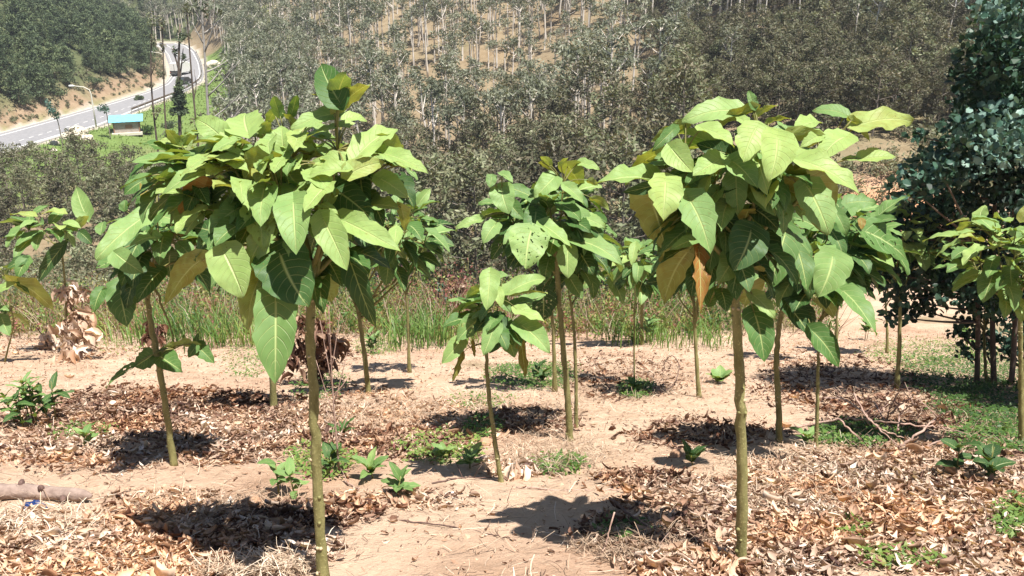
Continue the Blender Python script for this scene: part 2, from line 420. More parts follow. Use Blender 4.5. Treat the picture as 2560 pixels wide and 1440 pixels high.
m2 = eL * .62 + eR * .38
ribbon('road_marking', (m2 - dirv * .15)[130:225], (m2 + dirv * .15)[130:225], ZR + .064, M_LINE)
# pale kerb on both sides
M_KERB = simple('concrete_kerb', (.50, .48, .44), (.60, .57, .52), 4, .8)
for nm, E, sg in (('kerb', eL, -1), ('kerb', eR, 1)):
    m = MB(); n = NL
    a = E + dirv * sg * .8; b = E + dirv * sg * 1.15
    V = np.concatenate([np.c_[a, np.full(n, ZR - .1)], np.c_[a, np.full(n, ZR + .2)], np.c_[b, np.full(n, ZR + .2)], np.c_[b, np.full(n, ZR - .1)]])
    i = np.arange(n - 1)
    for k in range(3): m.add(V, np.stack([i + k * n, i + 1 + k * n, i + 1 + (k + 1) * n, i + (k + 1) * n], -1))
    o = m.build(nm, M_KERB, smooth=False); o['kind'] = 'structure'
# ------------------------------------------------------------------ broad leaves
def leaf(m, B, T, N, ratio=.66, tint=.6, nu=6, nv=10, seed=0, droop=.13, fold=.22, wavy=.05, ragged=0.0, holes=0, uvw=True):
    B = np.asarray(B, float); T = np.asarray(T, float); D = T - B; L = np.linalg.norm(D) + 1e-6; D = D / L; ratio = ratio * 1.06
    N = np.asarray(N, float); N = N - D * (N @ D); N = norm(N); S = np.cross(D, N); W = L * ratio / 2
    t = np.linspace(0, 1, nv + 1)[:, None]; s = np.linspace(-1, 1, nu + 1)[None]
    wp = (t ** .36) * np.clip(1 - t, 0, 1) ** .80; wp = wp / .52 * (1 - .12 * sstep(.8, 1, t)) + 0 * s; wp = np.clip(wp, .0, 1.05)
    h = hsh(np.arange(nv + 1) * 3.7 + seed, 1.3 + seed)[:, None]; h2 = hsh(np.arange(nv + 1) * 5.1 + seed, 8.3)[:, None]
    edge = np.where(s < 0, h, h2); wp = wp * (1 - (ragged + .07) * edge * np.abs(s) ** 2)
    asym = .06 * sin(seed * 1.7)
    ln = t - .20 * np.abs(s) ** 1.5 * (1 - t) ** 3 * (t < .6)
    ln = ln - .0 * s
    y = s * wp + asym * t * (1 - t)
    side = .22 * sin(seed * 2.3) * t * (1 - t) * 1.2
    z = fold * np.abs(s) * wp * W * (1 - .4 * t) + droop * L * 4 * (t * (1 - t)) * .55
    z = z + wavy * L * np.sin(t * 15 + seed + s * 2) * np.abs(s) ** 1.5 * wp
    z = z + .030 * L * np.abs(np.sin((t * 7.5 - np.abs(s) ** 1.3 * 2.2 + 4) * pi)) * (.3 + np.abs(s)) * wp     # puckered between veins
    z = z - .10 * L * sin(seed * 3.1) * s * t * .6
    P = B + (ln * L)[..., None] * D + ((y + side) * W)[..., None] * S + z[..., None] * N
    i = np.arange(nv)[:, None] * (nu + 1); j = np.arange(nu)[None]
    q = np.stack([i + j, i + j + 1, i + nu + 2 + j, i + nu + 1 + j], -1).reshape(-1, 4)
    uv = np.stack([(s * .498 + .5) + 0 * t + (1.001 if holes else 0), t + 0 * s], -1).reshape(-1, 2)
    tt = tint + (hsh(np.arange(P.shape[0] * P.shape[1]) * .77 + seed, 2.) - .5) * .05
    m.add(P.reshape(-1, 3), q, tt, uv)
NM = {'f': (0, -.80, .60), 'u': (0, -.48, .88), 'h': (0, -.15, .99), 'b': (0, .80, .60), 'l': (-.55, -.55, .62), 'r': (.55, -.55, .62), 'v': (.2, .5, .84), 'd': (0, -.97, .2)}
def px_leaf(bx, by, tx, ty, mode, Y, seed, maxL=.34):
    rs = np.random.default_rng(seed)
    N = norm(np.array(NM[mode]) + rs.normal(0, .10, 3))
    Bp = at(bx, by, Y); d = raydir(tx, ty)
    k = (N @ (Bp - CAM)) / (N @ d) if abs(N @ d) > .06 else Y / d[1]
    T = CAM + d * k; T0 = CAM + d * (Y / d[1])
    L0 = np.linalg.norm(T0 - Bp); lim = max(maxL, L0 * 1.25)
    if k <= 0: T = T0
    L = np.linalg.norm(T - Bp)
    if L > lim:
        for f in np.linspace(.9, 0, 10):
            T_ = CAM + d * (T0[1] + (T[1] - T0[1]) * f) / d[1]
            if np.linalg.norm(T_ - Bp) <= lim: break
        T = T_
    return Bp, T, N
def kmeans(X, k, rs):
    C = X[rs.choice(len(X), k, replace=False)].copy()
    for _ in range(12):
        a = np.argmin(((X[:, None] - C[None]) ** 2).sum(-1), 1)
        for j in range(k):
            if (a == j).any(): C[j] = X[a == j].mean(0)
    return C
def tamarillo(name, label, base, trunk_pts, leaves, rad, seed, group='broad-leaved saplings in rows on the plot', hi=True, nbr=None, fork_drop=.0, cat='tree', wither=None, rough_=.0):
    """base: ground point; trunk_pts: world points from base upward, the last one is the fork;
       leaves: list of (B, T, N, ratio, tint, opts)"""
    rs = np.random.default_rng(seed)
    root = empty(name, base); tag(root, label, cat, group)
    o0 = np.asarray(base, float)
    P = smooth_pts(np.asarray(trunk_pts, float), 34 if hi else 14)
    n = len(P); P[1:-1, :2] += rs.normal(0, rad * .10, (n - 2, 2))
    r = np.linspace(rad, rad * .62, n) * (1 + rs.normal(0, .05, n)); r[0] *= 1.45; r[1] *= 1.2; r[2] *= 1.06
    tm = MB(); add_tube(tm, P, r, 12 if hi else 7, rough=.16, seed=seed)
    if hi:
        for k in range(30):                      # old leaf scars
            i = rs.integers(1, n - 2); a = rs.uniform(0, 2 * pi); dd = np.array([cos(a), sin(a), .25])
            c = P[i] + dd * r[i] * .7; add_tube(tm, np.array([c, c + dd * r[i] * .42, c + dd * r[i] * .6]), [r[i] * .42, r[i] * .34, r[i] * .12], 6, tint=1 if k % 3 == 0 else .5)
    tm.build('trunk', M_STEM, root, origin=o0)
    F = P[-1]
    LB = np.array([l[0] for l in leaves]); k = nbr or max(3, len(leaves) // 7); k = min(k, len(leaves))
    C = kmeans(LB, k, rs)
    skel = [P[-6:]]
    bm = MB()
    for c in C:
        v = c - F; tip = c - np.array([0, 0, .03]) - norm(v) * min(.05, np.linalg.norm(v) * .2)
        st = P[-1 - rs.integers(0, 4)] if c[2] > F[2] else P[-1 - rs.integers(2, 7)]
        midp = st + (tip - st) * np.array([.62, .62, .35]) if c[2] > F[2] else st + (tip - st) * np.array([.5, .5, .2])
        Q = bez(st, midp, tip, 9); Q[1:-1] += rs.normal(0, .006, (7, 3))
        add_tube(bm, Q, np.linspace(rad * .48, rad * .17, 9), 7 if hi else 5); skel.append(Q[3:])
    SK = np.concatenate(skel)
    lm = MB(); wm = MB(); wn_ = 0
    for i, (B, T, N, ratio, tint, opt) in enumerate(leaves):
        d = ((SK - B) ** 2).sum(-1) + .02 * (SK[:, 2] > B[2] + .05); a = SK[np.argmin(d)]
        dist = np.linalg.norm(B - a)
        c = (a + B) / 2 + np.array([0, 0, .02 + .12 * dist])
        Q = bez(a, c, B, 6); add_tube(bm, Q, np.linspace(rad * .17, rad * .09, 6) if dist < .2 else np.linspace(rad * .26, rad * .10, 6), 5)
        tgt = lm
        if 'w' in opt and wither: tgt = MB()
        leaf(tgt, B, T, N, ratio, tint, seed=seed * 10 + i * 1.37, nu=8 if hi else 4, nv=12 if hi else 6,
             fold=rs.uniform(.05, .42), droop=rs.uniform(.06, .24), wavy=rs.uniform(.015, .07) + (.06 if 'w' in opt else 0), ragged=rs.uniform(0, .22) + (.4 if 'w' in opt else 0), holes=(2 if rs.random() < .07 else 0) if hi else 0)
        if tgt is not lm:
            w_ = tgt.build('withered_leaf', M_LEAF, root, origin=o0); w_['label'] = wither
    bm.build('branches', M_TWIGG, root, origin=o0)
    lm.build('crown', M_LEAF, root, origin=o0)
    return root
def filler(C, rx, ry, rz, n, rs, Ls=(.13, .24), tint=(.15, .7), down=.5, shell=.35, mode='out'):
    out = []
    for i in range(n):
        a = rs.uniform(0, 2 * pi); zz = rs.uniform(-.9, 1); rr = math.sqrt(max(0, 1 - zz * zz)); k = rs.uniform(shell, 1) ** .6
        B = C + np.array([cos(a) * rr * rx, sin(a) * rr * ry, zz * rz]) * k * .82
        L = rs.uniform(*Ls)
        dz = -down + .5 * zz + rs.normal(0, .45)
        D = norm(np.array([cos(a + rs.normal(0, .35)), sin(a + rs.normal(0, .35)), dz]))
        N = norm(np.array([cos(a) * .45, sin(a) * .45, 1.0]) + rs.normal(0, .22, 3))
        t = rs.uniform(*tint)
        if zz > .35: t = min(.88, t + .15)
        out.append((B, B + D * L, N, rs.uniform(.55, .8), t, ''))
    return out
def from_px(specs, x0, y0, sc, Y, seed, rs, dY=.16):
    out = []
    for i, s in enumerate(specs):
        bx, by, tx, ty, mode, ratio, tint = s[:7]; off = s[7] if len(s) > 7 else rs.uniform(-dY, dY); opt = s[8] if len(s) > 8 else ''
        B, T, N = px_leaf(x0 + bx / sc, y0 + by / sc, x0 + tx / sc, y0 + ty / sc, mode, Y + off, seed + i)
        out.append((B, T, N, ratio, tint, opt))
    return out
rs = np.random.default_rng(11)
def trunkline(pxs, Y0, Y1):
    """pixels from base to fork -> world points, depth gliding from Y0 to Y1"""
    n = len(pxs); b = gnd(*pxs[0]) if Y0 is None else at(*pxs[0], Y0)
    Y0 = b[1]; ys = np.linspace(Y0, Y1 if Y1 is not None else Y0, n)
    P = [at(p[0], p[1], y) for p, y in zip(pxs, ys)]; P[0] = b.copy(); P[0][2] -= .03
    return np.array(P)

# T1: the large sapling left of centre
tp = trunkline([(806, 1446), (796, 1250), (787, 1050), (776, 860), (775, 760), (790, 660)], None, 3.3)
b1 = tp[0] + (0, 0, .03); YT = 3.3
S = [(905,190,822,18,'f',.62,.30,-.02),(893,190,935,60,'b',.5,.55,.03),(893,222,1040,108,'b',.42,.85,0),(880,198,772,150,'b',.32,.86,.02),(893,238,688,305,'u',.5,.62,.05),(940,292,755,350,'u',.42,.72,.05),
 (985,428,1168,308,'u',.55,.70,-.05),(1060,360,1185,450,'b',.75,.80,.05),(942,512,1102,455,'f',.62,.84,-.12),(1092,415,1298,505,'u',.45,.66,0),(1150,530,1235,655,'f',.75,.1,.08),(655,400,648,292,'f',1.0,.66,.02),  # some low tints in this list paint crown shade into leaf colour
 (500,330,488,238,'u',1.1,.68,.12),(388,352,262,262,'f',.8,.66,.1),(332,485,105,612,'u',.5,.60,0),(150,438,-25,455,'u',.42,.55,.12),(485,372,355,388,'v',.35,.82,0),(448,448,258,458,'h',.7,.82,-.05),(592,428,478,535,'b',.7,.85,-.05),
 (190,382,132,305,'b',.7,.83,.2),(205,380,275,312,'b',.45,.80,.2),(200,388,72,372,'h',.6,.75,.2),(305,560,215,735,'b',.5,.97,-.02,'w'),(412,790,258,745,'f',.85,.12,-.1),(388,850,480,1062,'f',.82,.66,-.15),(596,760,492,946,'f',.6,.64,-.1),
 (700,630,712,866,'f',.62,.55,-.2),(712,640,568,752,'l',.42,.68,-.12),(832,708,936,935,'f',.58,.62,-.18),(912,710,1178,852,'u',.42,.64,-.1),(948,880,1066,1195,'d',.34,.12,0),(640,855,765,1098,'f',.95,.20,-.12),(622,1050,618,1438,'f',.55,.42,-.2),
 (560,950,500,1218,'f',.5,.84,.0),(292,890,128,1092,'b',.38,.87,-.05),(690,800,740,912,'f',.7,.62,-.1),(740,960,775,1092,'f',.6,.60,-.08),(820,985,872,1078,'b',.7,.84,0),(962,452,768,472,'u',.5,.70,-.05),(932,490,752,532,'u',.55,.72,-.12),
 (848,560,748,676,'u',.68,.70,-.18),(690,575,515,648,'u',.52,.66,-.05),(612,478,705,445,'u',.7,.7,-.04),(560,480,562,595,'d',.5,.3,0),(620,345,520,405,'u',.7,.62,.05),(840,352,752,330,'h',.5,.6,.05),
 (880,575,1062,722,'f',.6,.15,.05),(1000,520,1032,662,'f',.7,.12,.1),(872,585,818,702,'f',.6,.82,-.02),(1178,655,1192,765,'b',.4,.84,.05),(780,500,860,590,'u',.7,.66,-.1),(640,250,610,160,'b',.5,.55,.1),(690,245,715,155,'b',.4,.4,.1),(700,290,650,235,'b',.6,.84,.1),
 (1190,470,1120,420,'u',.6,.66,.02),(360,400,480,420,'h',.5,.7,.02),(390,430,500,500,'u',.55,.68,.0),(250,620,140,690,'u',.7,.5,.15),(120,500,20,580,'f',.7,.42,.25),(260,640,180,760,'f',.7,.5,.1),(480,560,410,660,'l',.7,.55,.02),(330,660,400,750,'f',.8,.3,.12),
 (540,640,620,700,'u',.6,.7,-.02),(430,640,330,720,'f',.6,.45,.1),(720,470,660,500,'u',.7,.72,-.1),(820,640,900,690,'u',.6,.66,-.1),(1040,600,1100,740,'f',.5,.15,.1),(760,400,700,350,'h',.6,.7,.05),(870,420,790,400,'h',.5,.7,.0),(440,380,380,330,'h',.6,.66,.08),(560,330,590,270,'b',.6,.8,.12)]
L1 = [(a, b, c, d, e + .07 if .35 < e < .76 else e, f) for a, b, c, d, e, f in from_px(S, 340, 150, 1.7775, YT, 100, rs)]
cc = at(690, 480, YT + .12)
L1 += filler(cc, .50, .30, .20, 86, rs, (.11, .21), (.3, .78), .55, .2)
L1 += filler(at(500, 430, YT + .2), .28, .25, .14, 26, rs, (.10, .17), (.15, .6), .5, .2)
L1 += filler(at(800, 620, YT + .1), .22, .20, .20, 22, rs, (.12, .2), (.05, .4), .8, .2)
for i in range(80):     # small flat young leaves layered over the top
    a = rs.uniform(0, 2 * pi); q = math.sqrt(rs.uniform(0, 1)); B = at(690, 420, YT + .1) + np.array([cos(a) * q * .46, sin(a) * q * .26, .11 * (1 - q * q) + rs.normal(0, .035)])
    D = norm(np.array([cos(a) + rs.normal(0, .4), sin(a) - .3 + rs.normal(0, .4), -.25 + rs.normal(0, .25)])); L1.append((B, B + D * rs.uniform(.08, .15), norm(np.array([rs.normal(0, .3), rs.normal(0, .3) - .1, 1])), rs.uniform(.55, .75), rs.uniform(.55, .84), ''))
tamarillo('tamarillo_tree', 'tallest sapling, left of centre, with a very wide spreading crown and one orange withered leaf', b1, tp, L1, .0245, 1, nbr=15, wither='orange-brown withered leaf')

# T2: the large sapling right of centre
tp = trunkline([(1852, 1414), (1856, 1250), (1852, 1050), (1846, 860), (1838, 720), (1850, 600)], None, 3.45)
b2 = tp[0] + (0, 0, .03); YT = 3.45
S = [(712,112,436,165,'u',.55,.68,.08),(782,102,592,200,'b',.4,.86,.0),(800,132,905,85,'b',.5,.84,.0),(790,95,760,12,'f',.6,.45,0),(1232,130,1072,112,'u',.6,.55,.05),(1288,185,1560,165,'u',.45,.84,0),(1308,345,1482,335,'u',.62,.76,0),(1300,350,1212,350,'u',.5,.7,0),
 (1262,158,1352,262,'b',.3,.85,-.02),(958,232,1178,262,'b',.38,.85,-.12),(800,192,735,360,'f',.88,.80,-.1),(900,238,862,455,'f',.78,.80,-.2),(992,350,1305,520,'u',.5,.76,-.15),(538,198,692,290,'u',.6,.78,-.05),(1232,240,1105,358,'u',.75,.76,-.05),
 (625,345,490,428,'u',.7,.72,-.1),(385,292,492,412,'f',.85,.76,-.05),(690,330,505,270,'d',.6,.1,.05),(455,178,288,262,'b',.38,.84,.05),(345,318,168,445,'b',.32,.84,.02),(310,450,15,468,'u',.5,.68,.05),(425,430,148,508,'d',.3,.12,.0),(358,450,345,648,'f',.9,.80,-.12),  # some of the darkest tints put shade inside the crown into leaves
 (450,440,575,525,'f',.6,.6,-.02),(285,540,362,805,'b',.62,.86,.05),(470,540,575,812,'f',.64,.58,-.15),(502,738,380,790,'u',.5,.56,-.1),(475,790,348,1045,'b',.5,.87,.0),(518,780,528,1095,'f',.34,.985,-.05,'w'),(775,690,688,892,'f',.92,.16,-.1),(700,820,615,952,'f',.8,.62,-.05),
 (580,600,740,725,'f',.6,.12,0),(730,450,620,520,'u',.7,.12,0),(792,590,905,690,'f',.8,.10,0),(1055,445,1132,702,'b',.66,.87,-.05),(790,1095,838,1335,'f',.62,.35,-.05),(780,1005,892,1122,'u',.55,.70,-.05),(400,200,290,310,'f',.4,.4,.05),
 (730,905,752,962,'f',.6,.5,0),(860,170,970,150,'b',.5,.84,0),(1080,170,980,220,'u',.6,.78,0),(1110,230,1010,290,'u',.5,.78,-.05),(720,150,760,200,'u',.8,.78,-.02),(480,460,560,540,'u',.6,.35,.0),(620,560,560,620,'f',.7,.4,0),(900,480,820,560,'u',.7,.25,.1),
 (1080,590,1010,620,'u',.5,.75,.0),(950,430,860,330,'b',.6,.87,.0),(860,340,740,440,'b',.6,.88,.02),(640,370,590,440,'b',.4,.85,-.05),(1010,400,1070,560,'b',.6,.88,.05),(1120,550,1000,560,'d',.6,.2,.05),(760,600,740,660,'b',.9,.90,-.05),(630,990,650,1090,'f',.9,.3,.0),
 (780,960,740,1060,'b',.9,.87,.05),(570,1050,610,960,'f',.6,.4,.05),(830,890,780,870,'b',.6,.9,.0),(1160,300,1060,320,'d',.6,.15,.0),(940,215,900,160,'u',.6,.6,0)]
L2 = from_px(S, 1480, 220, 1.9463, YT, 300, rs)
L2 += filler(at(1870, 430, YT + .1), .44, .28, .19, 70, rs, (.12, .22), (.2, .75), .6, .2)
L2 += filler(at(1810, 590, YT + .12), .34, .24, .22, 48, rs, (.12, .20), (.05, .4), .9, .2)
tamarillo('tamarillo_tree', 'tall broad-leaved sapling right of centre with yellow-green umbrella crown and orange withered leaf hanging beneath', b2, tp, L2, .0265, 2, nbr=12, wither='orange withered leaf hanging under the crown')

# T3: left, behind T1
tp = trunkline([(434, 1162), (420, 1050), (398, 920), (380, 820), (366, 745), (385, 660)], None, None)
b3 = tp[0] + (0, 0, .03); YT = b3[1]
S = [(1000,450,662,742,'u',.45,.62,-.5),(1080,440,1265,492,'u',.6,.6,-.4),(1095,440,1222,308,'f',.7,.5,-.3),(800,700,992,840,'f',.7,.6,-.4),(1090,590,895,655,'u',.6,.62,-.4),(832,918,882,1212,'f',.78,.40,-.1),(705,955,652,1105,'f',.7,.35,0),(850,900,955,1045,'f',.8,.1,0),
 (990,200,858,300,'f',.8,.35,-.1),(1100,130,1140,230,'f',.7,.38,-.1),(1000,290,950,400,'f',.7,.35,0),(1065,440,978,218,'f',.25,.93,-.4),(860,400,870,330,'f',1.,.4,0),(700,560,720,480,'u',.7,.5,0),(1240,350,1330,400,'u',.7,.66,-.2),(1000,780,1090,830,'b',.6,.93,-.2),(1230,560,1280,620,'b',.6,.93,0),
 (1180,600,1060,640,'u',.7,.2,0),(950,650,850,600,'u',.6,.15,0)]
L3 = from_px(S, 0, 380, 2.769, YT, 500, rs)
L3 += filler(at(400, 610, YT), .42, .36, .24, 56, rs, (.16, .28), (.08, .55), .6, .25)
S = [(920,112,808,185,'f',1.0,.42,0),(958,120,1095,212,'u',.7,.40,0),(1180,60,1285,165,'f',.7,.40,.05),(1170,55,968,75,'b',.4,.84,0),(800,185,635,312,'u',.38,.45,-.1),(1180,60,1130,130,'f',.8,.42,0),(1175,50,1190,-20,'f',.6,.45,.05)]
L3 += from_px(S, 0, 840, 2.4, YT, 550, rs)
tamarillo('tamarillo_tree', 'leaning left-hand sapling behind the largest one, with bluish leaves sprouting halfway up its bare trunk', b3, tp, L3, .0235, 3, nbr=12)

# T4 small centre and T5 centre
tp = trunkline([(1254, 1204), (1240, 1120), (1224, 1010), (1215, 900), (1222, 830)], None, None)
b4 = tp[0] + (0, 0, .03); YT = b4[1]
S = [(250,495,235,652,'f',.6,.68,-.1),(330,575,492,512,'u',.5,.68,0),(360,590,502,578,'b',.3,.84,0),(368,648,495,705,'u',.5,.76,-.1),(380,715,512,838,'u',.6,.62,-.1),(205,688,108,785,'f',.75,.55,0),(272,715,222,848,'f',.68,.60,-.15),(328,748,360,858,'f',.8,.60,-.05),(125,780,42,885,'f',.6,.66,0),
 (300,600,342,662,'f',.7,.45,0),(385,775,405,945,'d',.34,.90,-.1,'w'),(130,850,88,965,'d',.3,.90,0,'w'),(178,790,186,855,'d',.4,.92,0,'w'),(270,500,330,500,'u',.7,.6,.1),(210,560,150,600,'b',.6,.8,.05),(180,640,80,670,'b',.5,.7,.05),(300,680,220,760,'d',.8,.08,-.05),(310,730,250,840,'f',.7,.15,-.05),(280,560,300,640,'f',.6,.76,-.05)]
L4 = from_px(S, 1080, 400, 1.735, YT, 700, rs)
L4 += filler(at(1245, 790, YT + .05), .24, .2, .17, 24, rs, (.12, .2), (.1, .6), .6, .25)
tamarillo('tamarillo_tree', 'shortest sapling in the centre, low crown with dark curled dead leaves hanging from it', b4, tp, L4, .0165, 4, nbr=6, wither='dark curled dead leaf')
tp = trunkline([(1425, 1102), (1420, 1000), (1408, 860), (1395, 720), (1388, 620)], None, None)
b5 = tp[0] + (0, 0, .03); YT = b5[1]
S = [(430,305,405,475,'f',1.0,.66,-.3),(532,75,442,168,'f',.75,.66,0),(300,120,335,235,'f',.9,.62,0),(212,258,102,298,'u',.45,.66,0),(275,280,222,365,'f',.75,.62,-.1),(392,298,308,368,'u',.7,.6,-.2),(480,280,605,382,'u',.55,.68,-.2),(605,220,705,318,'u',.6,.6,-.1),(560,200,622,240,'u',.7,.6,0),(578,112,658,192,'f',.55,.66,-.1),
 (640,12,728,42,'u',.6,.7,.1),(590,25,650,120,'b',.6,.82,.05),(700,170,768,215,'b',.4,.83,0),(620,348,825,455,'u',.48,.62,-.2),(590,385,590,515,'f',.78,.68,-.25),(490,415,502,505,'f',.8,.55,-.1),(600,515,655,602,'f',.7,.5,0),(662,488,690,545,'f',.8,.45,.1),(480,12,520,50,'b',.8,.86,0),(510,20,470,-15,'b',.6,.8,0),(560,25,590,-10,'b',.5,.82,0),
 (260,70,250,120,'f',.9,.5,.0),(300,60,350,100,'u',.7,.6,0),(430,200,460,270,'d',.7,.1,0),(330,180,400,260,'f',.7,.4,0),(680,90,720,110,'b',.7,.84,0),(640,400,700,500,'f',.8,.12,0),(480,560,480,700,'d',.9,.08,.0)]
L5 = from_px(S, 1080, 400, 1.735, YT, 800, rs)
L5 += filler(at(1375, 560, YT + .1), .46, .40, .36, 105, rs, (.16, .27), (.05, .55), .6, .25)
tamarillo('tamarillo_tree', 'bushy rounded sapling in the middle of the plot, with one pale heart-shaped leaf facing forward', b5, tp, L5, .0275, 5, nbr=14)
# T8: behind and right of T2
tp = trunkline([(1951, 1107), (1946, 1000), (1940, 900), (1950, 780), (1990, 720)], None, None)
b8 = tp[0] + (0, 0, .03); YT = b8[1] - .5
S = [(1310,690,1530,835,'r',.62,.42,0),(1172,818,1100,1020,'f',.92,.62,-.3),(1210,980,1385,1205,'u',.45,.48,-.1),(1070,1180,1200,1358,'f',.58,.35,-.2),(945,700,865,985,'f',.6,.40,-.6),(985,750,1045,990,'f',.55,.38,-.5),(950,1050,1065,1205,'f',.7,.08,0),(1240,560,1385,560,'u',.7,.5,.3),(1250,760,1340,700,'u',.6,.5,.2),
 (1300,850,1350,920,'f',.6,.5,.2),(1180,600,1240,720,'f',.6,.5,.1),(960,520,880,480,'f',.8,.35,.1),(1150,860,1060,800,'f',.6,.5,.1),(940,610,980,660,'f',.7,.5,.2),(1100,1040,1180,1120,'b',.6,.84,.1),(1310,640,1310,690,'f',.8,.95,.0),(1250,900,1330,990,'f',.7,.5,.1),(1010,1060,1080,1160,'d',.7,.05,.1)]
L8 = from_px(S, 1480, 220, 1.9463, YT, 900, rs)
L8 += filler(at(2050, 650, YT + .2), .40, .36, .34, 70, rs, (.16, .28), (.05, .55), .6, .25)
tamarillo('tamarillo_tree', 'sapling with large drooping grey-green leaves close behind the right-hand big tree', b8, tp, L8, .0245, 8, nbr=12)

# the others, farther away or cut by the frame: generic umbrella crowns
GEN = [ # trunk pixels base->fork, crown centre px, crown half sizes (m), leaves, trunk radius, tint range, label
 ([(1441,1068),(1440,950),(1436,830),(1425,740)], (1450,640), (.34,.32,.24), 40, .017, (.1,.6), 'slim knobbly stem standing right behind the bushy middle sapling'),
 ([(1388,978),(1385,880),(1383,790),(1360,680)], (1350,580), (.5,.45,.36), 60, .024, (.1,.6), 'sapling partly hidden behind the bushy middle one, base to the left of its trunk'),
 ([(1748,992),(1743,930),(1738,860),(1733,740)], (1720,650), (.42,.4,.42), 64, .024, (.05,.5), 'straight sapling whose crown is hidden behind the yellow-green umbrella crown, left of its trunk'),
 ([(2041,1118),(2044,1000),(2046,900),(2048,800)], (2120,600), (.36,.36,.32), 46, .015, (.1,.6), 'thin pale-stemmed sapling to the right of the grey-green drooping one'),
 ([(2242,972),(2248,880),(2250,790),(2252,690)], (2262,590), (.62,.5,.36), 90, .026, (.35,.72), 'flat-topped sapling with small light green leaves beside the dark blue-green tree'),
 ([(2556,1112),(2553,1000),(2552,880),(2550,740)], (2510,640), (.44,.5,.40), 84, .023, (.35,.75), 'sapling cut by the right edge of the picture'),
 ([(922,985),(914,900),(902,820),(892,750)], (965,590), (.72,.5,.52), 110, .029, (.1,.6), 'sapling seen behind the right side of the largest crown, pale smooth stem'),
 ([(1024,932),(1022,850),(1018,760),(1010,690)], (1030,600), (.48,.44,.44), 70, .023, (.1,.55), 'distant slender sapling at the far edge, in front of the tall grass'),
 ([(684,1022),(682,960),(680,880),(675,780)], (660,640), (.55,.5,.5), 80, .036, (.1,.55), 'thick pale-footed sapling whose crown hides behind the largest one'),
 ([(1604,862),(1605,800),(1604,740),(1600,700)], (1600,665), (.55,.5,.50), 85, .032, (.15,.6), 'farthest sapling between the middle and right-hand ones, with drooping oval leaves'),
 ([(1586,962),(1585,900),(1586,820),(1586,760)], (1590,655), (.30,.28,.30), 34, .011, (.15,.6), 'very thin dark-stemmed sapling standing in a patch of shade'),
 ([(2218,882),(2219,840),(2216,790),(2214,750)], (2218,650), (.42,.4,.45), 50, .024, (.1,.5), 'distant thin reddish-stemmed sapling left of the flat-topped one'),
 ([(2092,902),(2091,860),(2092,800),(2092,760)], (2085,560), (.5,.45,.7), 60, .026, (.1,.5), 'distant sapling glimpsed behind the drooping grey-green leaves'),
 ([(10,905),(25,850),(40,800),(20,760)], (10,690), (.34,.4,.22), 12, .012, (.3,.6), 'sparse sapling cut by the left edge with a long olive drooping leaf'),
 ([(170,880),(165,760),(160,660),(150,600)], (110,570), (.62,.4,.20), 26, .020, (.3,.7), 'thin spindly sapling with few leaves near the left edge'),
 ([(2468,958),(2462,900),(2460,850),(2462,800)], (2440,700), (.40,.40,.40), 50, .020, (.05,.3), 'shaded sapling at the foot of the dark blue-green tree'),
]
for gi, (tpx, cpx, hs, nl, rad, tr, lab) in enumerate(GEN):
    tp = trunkline(tpx, None, None); b = tp[0] + (0, 0, .03); Y = b[1]
    sc = Y / 6.0
    Ls = (.15, .27) if Y < 12 else (.2, .34)
    vk = rs.uniform(.75, 1.2); LL = filler(at(cpx[0], cpx[1], Y), hs[0] * rs.uniform(.9, 1.1), hs[1], hs[2], int(nl / vk ** 1.5), rs, (Ls[0] * vk, Ls[1] * vk), tr, rs.uniform(.25, .9), .3)
    if gi == 4: LL = filler(at(cpx[0], cpx[1], Y), hs[0], hs[1], hs[2], nl, rs, (.14, .24), tr, .15, .3)
    if gi == 9: LL += from_px([(780,522,830,628,'f',.6,.55),(850,468,905,552,'f',.7,.6),(640,350,760,360,'u',.6,.6),(700,480,660,560,'f',.8,.5)], 1080, 400, 1.735, Y, 1500, rs)
    if gi == 13: LL += from_px([(90,890,372,1095,'b',.42,.86,-.2),(0,950,120,900,'u',.6,.66,-.2),(190,740,120,880,'f',.8,.42,0),(190,740,50,805,'f',.6,.2,0),(10,1140,62,1272,'f',.7,.5,0),(60,1115,218,1225,'b',.4,.84,0),(60,1100,-30,1080,'u',.7,.5,0)], 0, 380, 2.769, Y, 1600, rs)
    if gi == 14: LL += from_px([(600,445,528,235,'f',.62,.62),(230,445,68,432,'h',.6,.84),(440,430,285,432,'h',.5,.82),(292,572,98,742,'u',.45,.5),(450,520,545,545,'u',.6,.55),(440,650,262,905,'d',.32,.1),(240,420,340,370,'u',.6,.45),(530,520,610,440,'b',.5,.8),(560,560,640,640,'f',.7,.15)], 0, 380, 2.769, Y, 1700, rs)
    tamarillo('tamarillo_tree', lab, b, tp, LL, rad * 1.0, 40 + gi, hi=(Y < 7.5), nbr=max(4, nl // 9))
